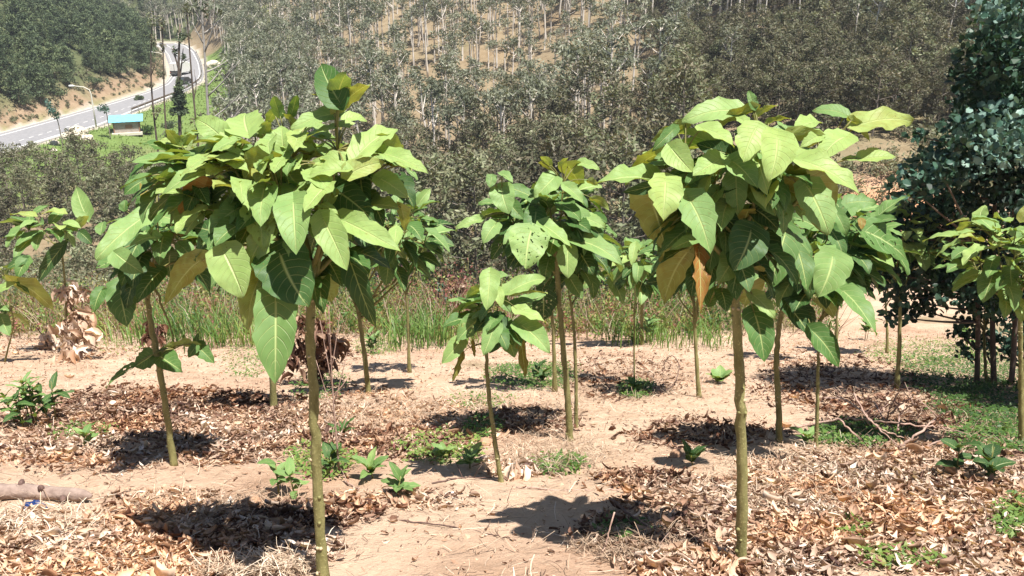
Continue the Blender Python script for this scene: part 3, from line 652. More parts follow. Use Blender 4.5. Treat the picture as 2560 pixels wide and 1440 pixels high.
# ------------------------------------------------------------------ far and middle trees
def quads_from(C, A, Bv):
    """centre, half-axis a, half-axis b -> quads"""
    n = len(C); V = np.stack([C - A, C - Bv * .9, C + A, C + Bv * .9], 1).reshape(-1, 3)
    return V, np.arange(4 * n).reshape(n, 4)
def rand_dirs(n, rs): return norm(rs.normal(0, 1, (n, 3)))
def leafcloud(m, C, n, rs, rad, size, aspect=.35, hang=0.0, flat=1.0, tint=(.2, .9)):
    d = rand_dirs(n, rs) * (rs.uniform(0, 1, (n, 1)) ** .45) * np.asarray(rad)
    P = C + d
    A = rand_dirs(n, rs); A[:, 2] = A[:, 2] * (1 - hang) - hang; A = norm(A)
    Bv = norm(np.cross(A, rand_dirs(n, rs)))
    s = size * rs.uniform(.6, 1.4, (n, 1))
    V, q = quads_from(P, A * s, Bv * s * aspect)
    base = rs.uniform(*tint); t = np.clip(base + rs.normal(0, .16, n), 0, 1)
    m.add(V, q, np.repeat(t, 4))
def make_tree(name, rs, h, kind):
    root = empty(name, (0, 0, -500)); tr = MB(); cr = MB()
    n = 9; z = np.linspace(0, h, n)
    if kind == 'gum':     # tall thin, bare below, sparse crown
        lean = rs.normal(0, .05, 2); P = np.stack([lean[0] * z + np.cumsum(rs.normal(0, .07, n)), lean[1] * z + np.cumsum(rs.normal(0, .07, n)), z - .3], -1)
        r0 = .012 * h + .05; add_tube(tr, P, np.linspace(r0, .06, n), 6)
        nb = rs.integers(5, 9); lo = rs.uniform(.58, .76)
        for k in range(nb):
            f = rs.uniform(lo, .97); i = f * (n - 1); b = np.array([np.interp(i, np.arange(n), P[:, j]) for j in range(3)])
            a = rs.uniform(0, 2 * pi); ln = h * rs.uniform(.10, .2) * (1.25 - f * .6); tip = b + np.array([cos(a) * ln, sin(a) * ln, ln * rs.uniform(.6, 1.3)])
            add_tube(tr, bez(b, (b + tip) / 2 + (0, 0, -.15 * ln), tip, 5), np.linspace(.06, .025, 5) * (h / 12 + .3), 4)
            leafcloud(cr, tip, rs.integers(28, 50), rs, (h * .085, h * .085, h * .065), .29, .36, .5, tint=(.25, .85))
        leafcloud(cr, P[-1], 64, rs, (h * .07, h * .07, h * .08), .30, .34, .5, tint=(.3, .9))
    elif kind == 'bushy':  # crown from low down, many small leaves
        P = np.stack([np.cumsum(rs.normal(0, .06, n)), np.cumsum(rs.normal(0, .06, n)), z - .3], -1)
        add_tube(tr, P, np.linspace(.10, .02, n) * (h / 8), 6)
        nb = 26; ph = rs.uniform(0, 6.28)
        for k in range(nb):
            f = .18 + .80 * (k + rs.uniform(0, 1)) / nb; b = np.array([np.interp(f * (n - 1), np.arange(n), P[:, j]) for j in range(3)])
            wd = h * .27 * (math.sin(pi * min(1, f * .92 + .06)) ** .7) * rs.uniform(.55, 1.25); a = ph + k * 2.4 + rs.normal(0, .3)
            tip = b + np.array([cos(a) * wd, sin(a) * wd, wd * .35])
            add_tube(tr, bez(b, (b + tip) / 2, tip, 4), np.linspace(.03, .01, 4) * (h / 8), 3)
            leafcloud(cr, tip * .8 + b * .2, rs.integers(60, 95), rs, (h * .082, h * .082, h * .062), .18, .36, .45, tint=(.1, .9))
        leafcloud(cr, P[-2], 90, rs, (h * .08, h * .08, h * .10), .17, .32, .45, tint=(.4, .9))
    elif kind == 'pine':
        P = np.stack([np.cumsum(rs.normal(0, .03, n)), np.cumsum(rs.normal(0, .03, n)), z - .3], -1)
        add_tube(tr, P, np.linspace(.13, .02, n) * (h / 8), 6)
        nb = 30
        for k in range(nb):
            f = .22 + .76 * k / nb; b = np.array([np.interp(f * (n - 1), np.arange(n), P[:, j]) for j in range(3)])
            wd = h * .31 * (1 - f) ** .45 * rs.uniform(.55, 1.2) + .15; a = k * 2.4 + rs.normal(0, .4)
            tip = b + np.array([cos(a) * wd, sin(a) * wd, wd * .25])
            add_tube(tr, bez(b, (b + tip) / 2, tip, 3), [.03, .02, .01], 3)
            leafcloud(cr, tip * .6 + b * .4, rs.integers(44, 66), rs, (wd * .55 + .25, wd * .55 + .25, h * .06), .26, .34, -.2, tint=(.1, .9))
    elif kind == 'blue':   # juvenile blue-green eucalyptus, conical
        P = np.stack([np.cumsum(rs.normal(0, .03, n)), np.cumsum(rs.normal(0, .03, n)), z - .2], -1)
        add_tube(tr, P, np.linspace(.06, .015, n) * (h / 5), 6)
        for k in range(24):
            f = .15 + .83 * k / 24; b = np.array([np.interp(f * (n - 1), np.arange(n), P[:, j]) for j in range(3)])
            wd = h * .22 * (1 - f) ** .5 * rs.uniform(.6, 1.2) + .1; a = k * 2.4
            tip = b + np.array([cos(a) * wd, sin(a) * wd, wd * .5])
            add_tube(tr, bez(b, (b + tip) / 2, tip, 3), [.02, .015, .01], 3)
            leafcloud(cr, tip * .75 + b * .25, 40, rs, (wd * .5 + .1, wd * .5 + .1, h * .05), .13, .6, .2, tint=(.3, 1.0))
    bark = {'gum': M_PALE, 'bushy': M_MBARK, 'pine': M_DBARK, 'blue': M_MBARK}[kind]; leafm = {'gum': M_GUM, 'bushy': M_BROWN, 'pine': M_PINE, 'blue': M_BLUE}[kind]
    tr.build('trunk', bark, root); cr.build('crown', leafm, root, smooth=False)
    return root
rt = np.random.default_rng(23)
PROTO = {'gum': [make_tree('eucalyptus_tree', rt, h, 'gum') for h in (12, 13, 11, 14, 10, 12.5, 11.5)],
         'bushy': [make_tree('bushy_tree', rt, h, 'bushy') for h in (8, 9, 7.5, 8.5, 9.5)],
         'pine': [make_tree('pine_tree', rt, h, 'pine') for h in (7, 8, 7.5, 6.5)],
         'blue': [make_tree('blue_gum_sapling', rt, h, 'blue') for h in (4.5, 5, 4)]}
used = set()
def put(kind, x, y, sc, label, cat, group, z=None, idx=None):
    k = rt.integers(0, len(PROTO[kind])) if idx is None else idx; p = PROTO[kind][k]
    if (kind, k) in used: p = copy_tree(p)
    else: used.add((kind, k))
    p.location = (float(x), float(y), (tz1(x, y) if z is None else z) - .1); p.scale = (sc, sc, sc * float(rt.uniform(.9, 1.12))); p.rotation_euler = (0, 0, float(rt.uniform(0, 6.28)))
    tag(p, label, cat, group); return p
def inell(px, py, L): 
    return any(((px - a) / c) ** 2 + ((py - b) / d) ** 2 < 1 for a, b, c, d in L)
def scatter_zone(n, y0, y1, test, mind, kind, scf, labf, cat, group, tries=60):
    pts = []; t = 0
    while len(pts) < n and t < n * tries:
        t += 1
        y = math.sqrt(rt.uniform(y0 ** 2, y1 ** 2)); x = rt.uniform(-.66, .66) * (y + 3)
        z = tz1(x, y); px, py, _ = proj(np.array([x, y, z])); px, py = float(px), float(py)
        l, r = road_lr(y)
        if 92 < y < 297 and l - 3.5 < x < r + 5: continue
        if not test(x, y, px, py): continue
        if any((x - a) ** 2 + (y - b) ** 2 < mind ** 2 for a, b in pts): continue
        if any((x - a) ** 2 + (y - b) ** 2 < (mind * .6) ** 2 for a, b in ALLP): continue
        pts.append((x, y)); sc = scf(x, y, px, py)
        put(kind, x, y, sc, labf, cat, group, z)
    ALLP.extend(pts); return pts
ALLP = []
CLEAR = [(1470, 225, 230, 105), (1830, 95, 290, 50), (1150, 300, 160, 60)]
# dark brownish trees in the valley bottom, behind the plot
def keep_valley(x, y, px, py): return 780 < px < 1760 and py > 370
scatter_zone(56, 52, 100, keep_valley, 3.6, 'bushy', lambda x, y, px, py: rt.uniform(.95, 1.3) * (1.0 if px > 1000 else .85), 'dark olive-brown bushy tree among the dense trees on the valley floor behind the middle saplings', 'tree', 'dark bushy trees on the valley floor')
def keep_leftlow(x, y, px, py): return -60 < px < 800 and 440 < py < 680 and (px > 590 or py - 2217 * 8 / (y + 8) > 318)
scatter_zone(44, 48, 100, keep_leftlow, 3.2, 'bushy', lambda x, y, px, py: rt.uniform(.75, .95), 'grey-brown bushy tree in the thicket below the road, on the left', 'tree', 'bushy trees below the road')
# slope on the right
def keep_right(x, y, px, py): return px > 1620 and -80 < py < 350 + (px - 1620) * .02 and not (inell(px, py, CLEAR)) 
scatter_zone(110, 62, 180, keep_right, 3.2, 'bushy', lambda x, y, px, py: rt.uniform(.55, .95), 'olive-brown bushy tree in the dense wood on the right-hand slope', 'tree', 'bushy trees on the right-hand slope')
for (px, py, Y, sc) in ((1735, 300, 82, 1.0), (2150, 230, 80, .9), (2220, 300, 70, .8), (2230, 90, 100, 1.), (2480, 310, 62, 1.0), (2060, 330, 74, .7), (1120, 620, 24, .38), (1500, 640, 26, .36), (1430, 420, 80, .9)):
    q = at(px, py, Y); z = tz1(q[0], q[1])
# each blue gum singled out by where it stands
BG = [((1735, 330), 84, 1.1, 'blue-grey young gum with reddish foot, above and left of the yellow-green umbrella crown'), ((2150, 250), 88, 1.0, 'pale blue-grey gum in the wood right of the middle of the right-hand slope'),
      ((2225, 130), 112, 1.2, 'small blue-grey gum near the top of the right-hand wood'), ((2235, 300), 76, .7, 'blue-grey gum at the lower edge of the right-hand wood'),
      ((1110, 640), 21, .42, 'low blue-leaved gum just beyond the plot, left of the bushy middle sapling'), ((1515, 640), 23, .38, 'low blue-leaved gum just beyond the plot, right of the bushy middle sapling')]
for (bp, Y, sc, lab) in BG:
    q = at(bp[0], bp[1], Y); put('blue', q[0], q[1], sc, lab, 'tree', None)
# pines above the road cutting
def keep_pine(x, y, px, py):
    l, r = road_lr(y); return (x < l - 4.2 or y > 300) and -60 < px < 430 and y > 130 and py > -60
scatter_zone(190, 128, 320, keep_pine, 2.8, 'pine', lambda x, y, px, py: rt.uniform(.62, .95), 'dark green pine in the plantation above the road cutting', 'tree', 'pines above the road cutting', 120)
# tall thin gums on the far hillside
def keep_gum(x, y, px, py):
    l, r = road_lr(y)
    if px < 590 and (y < 215 or x < r + 8): return False
    if inell(px, py, CLEAR): return rt.random() < .45
    return 440 < px < 2050 and py < 440 and (px < 1650 or py < 60)
scatter_zone(262, 88, 185, keep_gum, 2.3, 'gum', lambda x, y, px, py: rt.uniform(.62, 1.0), 'tall thin pale-trunked eucalyptus in the open wood on the far hillside', 'tree', 'thin eucalyptus trees on the far hillside')

scatter_zone(26, 62, 150, lambda x, y, px, py: 1660 < px < 2450 and py < 345, 2.4, 'gum', lambda x, y, px, py: rt.uniform(.5, .75), 'thin pale-stemmed eucalyptus rising out of the bushy wood on the right-hand slope', 'tree', 'thin eucalyptus on the right-hand slope', 200)
# the rest of the far wood, one mass
def r_any(): return rt.random()
def wood(name, n, y0, y1, test, kind, s0, s1, label, seed, mind=2.0):
    r_ = np.random.default_rng(seed); tm = MB(); cm = MB(); k = 0; t = 0; pts = []
    data = []
    for p in PROTO[kind]:
        d = {}
        for ch in p.children:
            me = ch.data; v = np.empty(len(me.vertices) * 3, np.float32); me.vertices.foreach_get('co', v); v = v.reshape(-1, 3)
            ti = np.empty(len(v), np.float32); me.attributes['tint'].data.foreach_get('value', ti)
            lt = np.array([pl.loop_total for pl in me.polygons]); ls = np.array([pl.loop_start for pl in me.polygons]); lv = np.empty(len(me.loops), np.int32); me.loops.foreach_get('vertex_index', lv)
            q4 = lv[(ls[lt == 4][:, None] + np.arange(4))] if (lt == 4).any() else np.zeros((0, 4), int)
            d[ch.name.split('.')[0]] = (v, q4, ti)
        data.append(d)
    NT = n * 40; Y_ = np.sqrt(r_.uniform(y0 ** 2, y1 ** 2, NT)); X_ = r_.uniform(-.68, .68, NT) * (Y_ + 3); Z_ = tz(X_, Y_); PX_, PY_, _q = proj(np.stack([X_, Y_, Z_], -1)); L_, R_ = road_lr(Y_)
    for x, y, z, px, py, l, r in zip(X_.tolist(), Y_.tolist(), Z_.tolist(), PX_.tolist(), PY_.tolist(), L_.tolist(), R_.tolist()):
        if k >= n: break
        if 92 < y < 297 and l - 3.5 < x < r + 5: continue
        if not test(x, y, px, py, l, r): continue
        if any((x - a) ** 2 + (y - b) ** 2 < mind ** 2 for a, b in pts): continue
        pts.append((x, y)); k += 1
        d = data[r_.integers(0, len(data))]; a = r_.uniform(0, 6.28); sc = r_.uniform(s0, s1)
        toff = r_.normal(0, .17); Rm = np.array([[cos(a), -sin(a), 0], [sin(a), cos(a), 0], [0, 0, 1]]) * sc
        for nm, M_ in (('trunk', tm), ('crown', cm)):
            v, q4, ti = d[nm]
            if nm == 'crown': qq = q4
            else: qq = q4
            M_.add(v @ Rm.T + (x, y, z - .1), qq, np.clip(ti + toff * (nm == 'crown'), 0, 1))
    root = empty(name, (0, 0, 0)); tag(root, label, 'wood', kind='stuff')
    a = tm.build('trunks', {'gum': M_PALE, 'bushy': M_MBARK, 'pine': M_DBARK}[kind], root); b = cm.build('crowns', {'gum': M_GUM, 'bushy': M_BROWN, 'pine': M_PINE}[kind], root, smooth=False)
    a['kind'] = 'stuff'; b['kind'] = 'stuff'
    return k
print('wood', wood('hillside_wood', 1000, 90, 330, lambda x, y, px, py, l, r: 380 < px < 2700 and py > -110 and (px > 590 or (y > 215 and (y > 296 or x > r + 8))) and not (inell(px, py, CLEAR) and r_any() < .72) and (px > 1900 or px < 800 or py < 20 or r_any() < .35) and (px < 1640 or py < 60), 'gum', .6, 1.0, 'grey-green mass of eucalyptus filling the far hillside', 3))
print('wood', wood('right_slope_wood', 700, 62, 240, lambda x, y, px, py, l, r: 2700 > px > 1600 and -90 < py < 350 and not inell(px, py, CLEAR), 'bushy', .55, .85, 'brown-green mass of wood covering the right-hand slope', 4, 1.8))
print('wood', wood('pine_wood', 420, 130, 360, lambda x, y, px, py, l, r: -80 < px < 420 and py > -80 and (y > 300 or x < l - 4.5), 'pine', .6, .95, 'dense green pine wood filling the hillside at top left', 5, 2.0))

print('wood', wood('bend_wood', 220, 200, 360, lambda x, y, px, py, l, r: 230 < px < 660 and py > -120 and (y > 298 or x > r + 7), 'gum', .55, .9, 'grey-green eucalyptus wood closing the view behind the road bend', 6, 2.2))
for kd, L_ in PROTO.items():
    for k_, p_ in enumerate(L_):
        if (kd, k_) not in used:
            for ch in list(p_.children): bpy.data.objects.remove(ch)
            bpy.data.objects.remove(p_)
# ------------------------------------------------------------------ single trees between the plot and the road
M_GREYP = bark_material('silver_bark', (.24, .22, .20), (.42, .39, .35), 4, .3, 5)
def lone_tree(name, label, pts, Y, r0, r1, branches, crown, leafm, barkm, cat='tree'):
    """pts: px polyline base->top at depth Y"""
    P = np.array([at(a, b, Y) for a, b in pts]); P[0][2] = tz1(P[0][0], P[0][1]) - .2
    P = smooth_pts(P, 16); root = empty(name, P[0]); tag(root, label, cat); tr = MB(); cr = MB()
    add_tube(tr, P, np.linspace(r0, r1, 16), 8)
    r_ = np.random.default_rng(int(pts[0][0]))
    for (a, b, c, d) in branches:
        A = at(a, b, Y); Bp = at(c, d, Y + r_.uniform(-1, 1)); M_ = (A + Bp) / 2 + (0, 0, -.08 * np.linalg.norm(Bp - A))
        add_tube(tr, bez(A, M_, Bp, 7), np.linspace(r1 * 1.3, r1 * .4, 7), 5)
        for q in range(2):
            tt = r_.uniform(.4, .9); s = A + (Bp - A) * tt; e = s + (Bp - A) * .3 + r_.normal(0, .4, 3); add_tube(tr, np.array([s, (s + e) / 2, e]), [r1 * .6, r1 * .4, r1 * .2], 4)
    for (a, b, rx, rz_, n, sz) in crown:
        leafcloud(cr, at(a, b, Y), n, r_, (rx, rx, rz_), sz, .4, .4, tint=(.1, .8))
    tr.build('trunk', barkm, root, origin=P[0])
    if cr.n: cr.build('crown', leafm, root, smooth=False, origin=P[0])
    return root
lone_tree('bare_eucalyptus', 'tall pale nearly leafless eucalyptus with forked limbs right of the road bend', [(528, 470), (522, 330), (516, 200), (508, 80), (500, -30)], 88, .17, .075,
          [(515, 180, 570, 150), (520, 240, 600, 150), (524, 300, 600, 235), (510, 110, 480, 55), (512, 130, 545, 20), (518, 215, 555, 170), (526, 350, 610, 262), (505, 60, 470, -10), (508, 85, 560, 40)],
          [(505, 20, 1.0, 1.0, 60, .25), (545, 25, .8, .6, 40, .25), (475, 20, .8, .7, 40, .25)], M_GUM, M_GREYP)
lone_tree('cypress_tree', 'dark narrow tree with drooping skirt of foliage standing in front of the truck', [(452, 480), (450, 340), (447, 240), (446, 160), (450, 60)], 100, .24, .10, [(448, 200, 458, 120), (446, 170, 432, 120)],
          [(448, 250, .85, 1.0, 320, .26), (448, 225, .6, .9, 200, .26), (447, 278, 1.1, .5, 220, .26), (448, 205, .4, .6, 90, .2), (438, 130, .5, .7, 60, .2), (458, 142, .35, .5, 40, .2), (452, 95, .6, .8, 70, .2), (468, 210, .3, .25, 22, .18)], M_PINE, M_DBARK)
lone_tree('slender_tree', 'thin dark tree with a round tuft against the cutting, left of the road bend', [(393, 380), (385, 300), (378, 220), (376, 150), (380, 60)], 100, .13, .06, [(377, 190, 390, 150), (388, 300, 402, 270)],
          [(377, 212, .5, .4, 70, .16), (383, 100, .4, .8, 60, .2), (395, 280, .7, .6, 60, .2), (380, 50, .6, 1.0, 80, .2)], M_BROWN, M_DBARK)
lone_tree('slender_tree', 'thin tree with small leaning crown just left of the dark narrow tree', [(412, 380), (410, 270), (410, 210), (408, 130), (405, 60)], 104, .12, .06, [(410, 200, 400, 175)],
          [(403, 185, .55, .6, 90, .16), (407, 115, .35, .8, 60, .2), (405, 60, .5, 1.0, 80, .2), (420, 340, .9, .7, 70, .2)], M_BROWN, M_DBARK)
lone_tree('slender_tree', 'thin bare leaning stem crossing the road bend, left of the pale forked eucalyptus', [(492, 360), (486, 270), (480, 200), (472, 100), (466, 20)], 102, .12, .07, [(484, 250, 492, 200)],
          [(468, 30, .6, 1.0, 80, .2), (474, 90, .4, .4, 30, .2), (500, 300, 1.2, .8, 120, .22)], M_BROWN, M_DBARK)
lone_tree('roadside_sapling', 'blue-grey leafy sapling on the near verge, left of the lamp post', [(153, 342), (148, 315), (142, 295), (132, 262)], 126, .09, .04, [],
          [(128, 275, .7, 1.0, 120, .22), (140, 288, .6, .7, 80, .22), (120, 258, .45, .6, 50, .2)], M_BLUE, M_MBARK)
lone_tree('roadside_sapling', 'small blue-grey sapling beside the blue-roofed kiosk', [(271, 312), (268, 292), (265, 275), (262, 262)], 134, .08, .04, [],
          [(258, 268, .9, .5, 90, .2), (266, 275, .6, .5, 50, .2), (252, 274, .5, .3, 40, .2)], M_BLUE, M_MBARK)

# bushes on the green slope below the road
rb = np.random.default_rng(5)
for k, (px, py, Y, s, lab) in enumerate([(330, 322, 132, 1.0, 'green shrub just right of the kiosk on the grass slope'), (365, 335, 126, 1.2, 'green shrub below the thin tufted tree'), (585, 300, 120, 1.6, 'round shrub on the grass right of the pale eucalyptus'), (350, 250, 165, .8, 'small shrub on the cutting foot left of the bend'),
                              (240, 215, 190, 1.6, 'dark shrub at the top of the orange cutting'), (60, 262, 160, 1.6, 'dark shrub above the cutting at far left'), (150, 240, 175, 1.5, 'dark shrub on the cutting left of the lamp post'), (545, 260, 150, 1.4, 'shrub beside the road bend on the right'), (430, 320, 120, 1.3, 'shrub at the foot of the dark narrow tree')]):
    q = gnd(px, py); root = empty('shrub', q); tag(root, lab, 'shrub', None)
    m = MB(); t = MB()
    for j in range(9):
        c = np.array([rb.normal(0, .5), rb.normal(0, .5), rb.uniform(.25, .9)]) * s; leafcloud(m, c, 60, rb, np.array([.5, .5, .35]) * s, .2, .4, 0, tint=(.2, .8)); add_tube(t, np.array([[0, 0, -.1], c * .5, c]), .03, 4)
    m.build('foliage', M_PINE if k not in (1, 2) else M_WEED, root, smooth=False); t.build('stems', M_DBARK, root)

# ------------------------------------------------------------------ things by the road
M_WHITE = simple('white_paint', (.75, .75, .73), (.66, .66, .64), 2, .45)
M_BLACK = simple('dark_rubber', (.02, .02, .022), (.04, .04, .04), 5, .6)
M_GLASS = simple('dark_glass', (.03, .04, .05), (.04, .05, .06), 5, .12)
M_METAL = simple('grey_steel', (.42, .42, .40), (.52, .52, .50), 3, .4, metallic=.6)
M_POST = simple('pale_post', (.55, .52, .44), (.62, .60, .52), 3, .5)
M_ROOFB = simple('blue_sheet_roof', (.16, .48, .66), (.20, .54, .72), 1.5, .45)
M_PLANK = simple('grey_planks', (.28, .24, .21), (.42, .36, .32), 2.5, .85)
M_BRICKY = simple('brown_frame', (.22, .12, .08), (.28, .16, .10), 3, .8)
M_CONC = simple('concrete', (.55, .50, .40), (.66, .62, .52), 2, .85)
# kiosk
q = at(306, 305, 139.0); q[2] = ZR + .05
kx, ky = q[0] + .6, q[1]; root = empty('kiosk', (kx, ky, ZR)); tag(root, 'small grey plank kiosk with a light blue sloping roof beside the road', 'kiosk')
root.scale = (1.1, 1.0, .84); kz = tz1(kx, ky); root.location.z = max(kz, ZR - .4)
root.rotation_euler = (0, 0, R(20))
m = MB(); box(m, (0, 0, .0), (4.0, 3.4, .5)); m.build('slab', M_CONC, root, smooth=False)
m = MB()
for k in range(12):
    box(m, (-1.5 + k * .27, -1.2 + (.01 if k % 2 else 0), 1.25), (.262, .06, 1.95)); box(m, (-1.5 + k * .27, 1.2, 1.35), (.262, .06, 2.2))
for k in range(9):
    box(m, (1.62, -1.05 + k * .263, 1.3), (.06, .255, 2.05)); box(m, (-1.62, -1.05 + k * .263, 1.3), (.06, .255, 2.05))
m.build('wall', M_PLANK, root, smooth=False)
for (a, b) in ((-1.66, -1.24), (1.66, -1.24), (-1.66, 1.24), (1.66, 1.24)):
    m = MB(); box(m, (a, b, 1.3), (.14, .14, 2.2)); m.build('corner_post', M_BRICKY, root, smooth=False)
m = MB(); sl = .22
for k in range(14):
    x = -2.1 + k * .323; R3 = np.array([[1, 0, 0], [0, cos(sl), -sin(sl)], [0, sin(sl), cos(sl)]])
    box(m, (x, 0, 2.62 + (.02 if k % 2 else 0)), (.325, 3.4, .05), R3=R3)
rf = m.build('roof', M_ROOFB, root, smooth=False)
m = MB(); box(m, (.3, -1.255, 1.35), (.9, .05, .7)); m.build('hatch', M_BRICKY, root, smooth=False)
m = MB(); box(m, (1.665, .35, 1.15), (.05, .8, 1.75)); dr = m.build('door', M_BRICKY, root, smooth=False)
m = MB(); box(m, (1.71, .62, 1.1), (.06, .04, .12)); m.build('handle', M_METAL, dr, smooth=False)
# lamp posts
def lamp(px0, py0, Y, h, ang, lab):
    p = at(px0, py0, Y); p[2] = max(tz1(p[0], p[1]), ZR - .3); root = empty('street_lamp', p, ang); tag(root, lab, 'street lamp', 'street lamps along the road')
    m = MB(); add_tube(m, np.array([[0, 0, 0], [0, 0, h * .5], [0, 0, h * .84], [-.15, 0, h * .93], [-.9, 0, h * 1.0], [-2.2, 0, h * 1.03]]), [.13, .11, .09, .08, .07, .06], 8); m.build('pole', M_POST, root)
    m = MB(); add_tube(m, np.array([[-2.1, 0, h * 1.03], [-2.4, 0, h * 1.035], [-2.9, 0, h * 1.035], [-3.0, 0, h * 1.03]]), [.07, .16, .14, .05], 8); m.build('lamp_head', M_WHITE, root)
    m = MB(); box(m, (0, 0, .12), (.5, .5, .3)); m.build('footing', M_CONC, root, smooth=False)
    return root
lamp(241, 319, 139.5, 6.6, R(15), 'tall curved street lamp on the near side of the straight road, left of the kiosk')
lamp(418, 212, 204, 5.6, R(20), 'street lamp at the inside of the road bend')
# guard rail
gp = [(325, 281), (379, 260), (455, 231), (496, 205), (503, 187), (498, 157), (486, 129)]
G = smooth_pts(np.array([onroad(a + 3, b + 2)[:2] for a, b in gp]), 40)
root = empty('guard_rail', (G[0][0], G[0][1], ZR)); tag(root, 'long dark guard rail on the outer side of the road bend', 'guard rail'); o0 = np.array([G[0][0], G[0][1], ZR])
m = MB(); Pz = np.c_[G, np.full(len(G), ZR + .7)]; V = np.concatenate([Pz + (0, 0, .18), Pz + (.05, 0, .06), Pz, Pz + (.05, 0, -.06), Pz - (0, 0, .18)]); n = len(G); i = np.arange(n - 1)
for k in range(4): m.add(V, np.stack([i + k * n, i + 1 + k * n, i + 1 + (k + 1) * n, i + (k + 1) * n], -1))
m.build('rail', M_DBARK, root, origin=o0)
for k in range(0, n, 2):
    m = MB(); box(m, (G[k][0] + .1, G[k][1], ZR + .3), (.12, .12, 1.0)); m.build('rail_post', M_METAL, root, smooth=False, origin=o0)
# white truck
p = onroad(450, 188); root = empty('truck', (p[0], p[1], ZR + .06), R(-8)); tag(root, 'white truck seen from behind on the road bend', 'truck')
m = MB(); box(m, (0, 0, 1.75), (2.3, 4.6, 2.2)); b = m.build('cargo_box', M_WHITE, root, smooth=False)
m = MB(); box(m, (0, -2.33, 1.0), (2.2, .06, .35)); box(m, (0, -2.33, 1.7), (.06, .04, 1.8)); m.build('tail_frame', M_BLACK, root, smooth=False)
m = MB(); box(m, (0, 0, .55), (1.0, 6.6, .22)); box(m, (0, -2.45, .55), (2.2, .12, .2)); m.build('chassis', M_BLACK, root, smooth=False)
m = MB(); V = np.array([[-1.05, 2.5, .5], [1.05, 2.5, .5], [1.05, 4.1, .5], [-1.05, 4.1, .5], [-1.05, 2.5, 2.5], [1.05, 2.5, 2.5], [1.0, 3.5, 2.5], [-1.0, 3.5, 2.5], [1.05, 4.1, 1.5], [-1.05, 4.1, 1.5]])
m.add(V, [[0, 3, 2, 1], [0, 1, 5, 4], [1, 2, 8, 5], [0, 4, 9, 3], [4, 5, 6, 7], [3, 9, 8, 2]]); m.add(V, [[8, 6, 5, 5], [9, 4, 7, 7]][0:0] or [[5, 8, 6, 6]], .5) if False else None
m.q.append(np.array([[5, 8, 6], [4, 7, 9]])); m.build('cab', M_WHITE, root, smooth=False)
m = MB(); m.add(np.array([[-.95, 4.07, 1.6], [.95, 4.07, 1.6], [.92, 3.54, 2.42], [-.92, 3.54, 2.42]]) + (0, .03, .02), [[0, 1, 2, 3]]); m.build('windscreen', M_GLASS, root)
for sx in (-1, 1):
    for yy in (-1.5, 3.2):
        m = MB(); add_tube(m, np.array([[sx * .78, yy, .45], [sx * 1.1, yy, .45]]), .45, 16); wl_ = m.build('wheel', M_BLACK, root)
        m = MB(); add_tube(m, np.array([[sx * 1.08, yy, .45], [sx * 1.12, yy, .45]]), .22, 12); m.build('rim', M_METAL, wl_)
    m = MB(); box(m, (sx * .95, -2.37, .85), (.2, .05, .14)); m.build('tail_light', simple('red_lens', (.4, .02, .02), None, 5, .3), root, smooth=False)
# dark car ahead
p = onroad(462, 210); root = empty('parked_car', (p[0], p[1], ZR + .06), R(-12)); tag(root, 'small dark car behind the truck on the road bend', 'car')
m = MB()
prof = [(-1.9, .35), (-1.95, .8), (-1.6, .95), (-1.1, 1.4), (.5, 1.42), (1.1, .98), (1.9, .85), (1.95, .35)]
n = len(prof); V = np.array([[-.8, a, b] for a, b in prof] + [[.8, a, b] for a, b in prof]); q_ = [[i, (i + 1) % n, n + (i + 1) % n, n + i] for i in range(n)]
m.add(V, q_); m.q.append(np.array([list(range(n))])); m.q.append(np.array([list(range(2 * n - 1, n - 1, -1))])); m.build('body', M_BLACK, root, smooth=False)
m = MB(); m.add(np.array([[-.7, -1.56, 1.0], [.7, -1.56, 1.0], [.65, -1.16, 1.37], [-.65, -1.16, 1.37]]) - (0, .02, -.02), [[0, 1, 2, 3]]); m.build('rear_window', M_GLASS, root)
for sx in (-1, 1):
    for yy in (-1.2, 1.25):
        m = MB(); add_tube(m, np.array([[sx * .62, yy, .32], [sx * .84, yy, .32]]), .32, 14); m.build('wheel', M_BLACK, root)
# boulders and pale rocks on the verge
M_ROCK = simple('pale_rock', (.42, .36, .28), (.58, .52, .42), 2, .9, .6, .1)
def rock(px, py, s, lab, fl=.6, mat=None, grp=None, name='boulder'):
    q = gnd(px, py); root = empty(name, q); r_ = np.random.default_rng(int(px * 7 + py)); me = bpy.data.meshes.new(name)
    import bmesh
    bm = bmesh.new(); bmesh.ops.create_icosphere(bm, subdivisions=3, radius=1)
    for v in bm.verts:
        c = np.array(v.co); k = 1 + .5 * (vnoise(c[0] * 1.7 + px, c[1] * 1.7 + c[2] * 2.1) - .5) + .22 * (vnoise(c[0] * 4 + px, c[1] * 4 + c[2] * 5) - .5)
        v.co = (c[0] * s * k, c[1] * s * k * .8, c[2] * s * k * fl)
    bm.to_mesh(me); bm.free(); me.materials.append(mat or M_ROCK); bpy.data.objects.remove(root)
    o = bpy.data.objects.new(name, me); col.objects.link(o); o.location = tuple(q + (0, 0, s * fl * .3)); o.rotation_euler = (0, 0, r_.uniform(0, 6)); tag(o, lab, 'rock', grp)
    for p_ in me.polygons: p_.use_smooth = False
    return o
rock(195, 338, 1.6, 'largest pale boulder on the grass below the lamp post'); rock(170, 345, 1.1, 'mid-sized pale boulder left of the largest one'); rock(218, 348, .9, 'pale boulder right of and below the largest one')
rock(136, 360, .7, 'small pale boulder at the left end of the boulder row'); rock(134, 378, .5, 'small pale boulder lowest on the grass'); rock(532, 168, 1.9, 'white rock heap beside the road bend', .7); rock(120, 400, .4, 'tiny pale stone below the boulders, among the thicket')
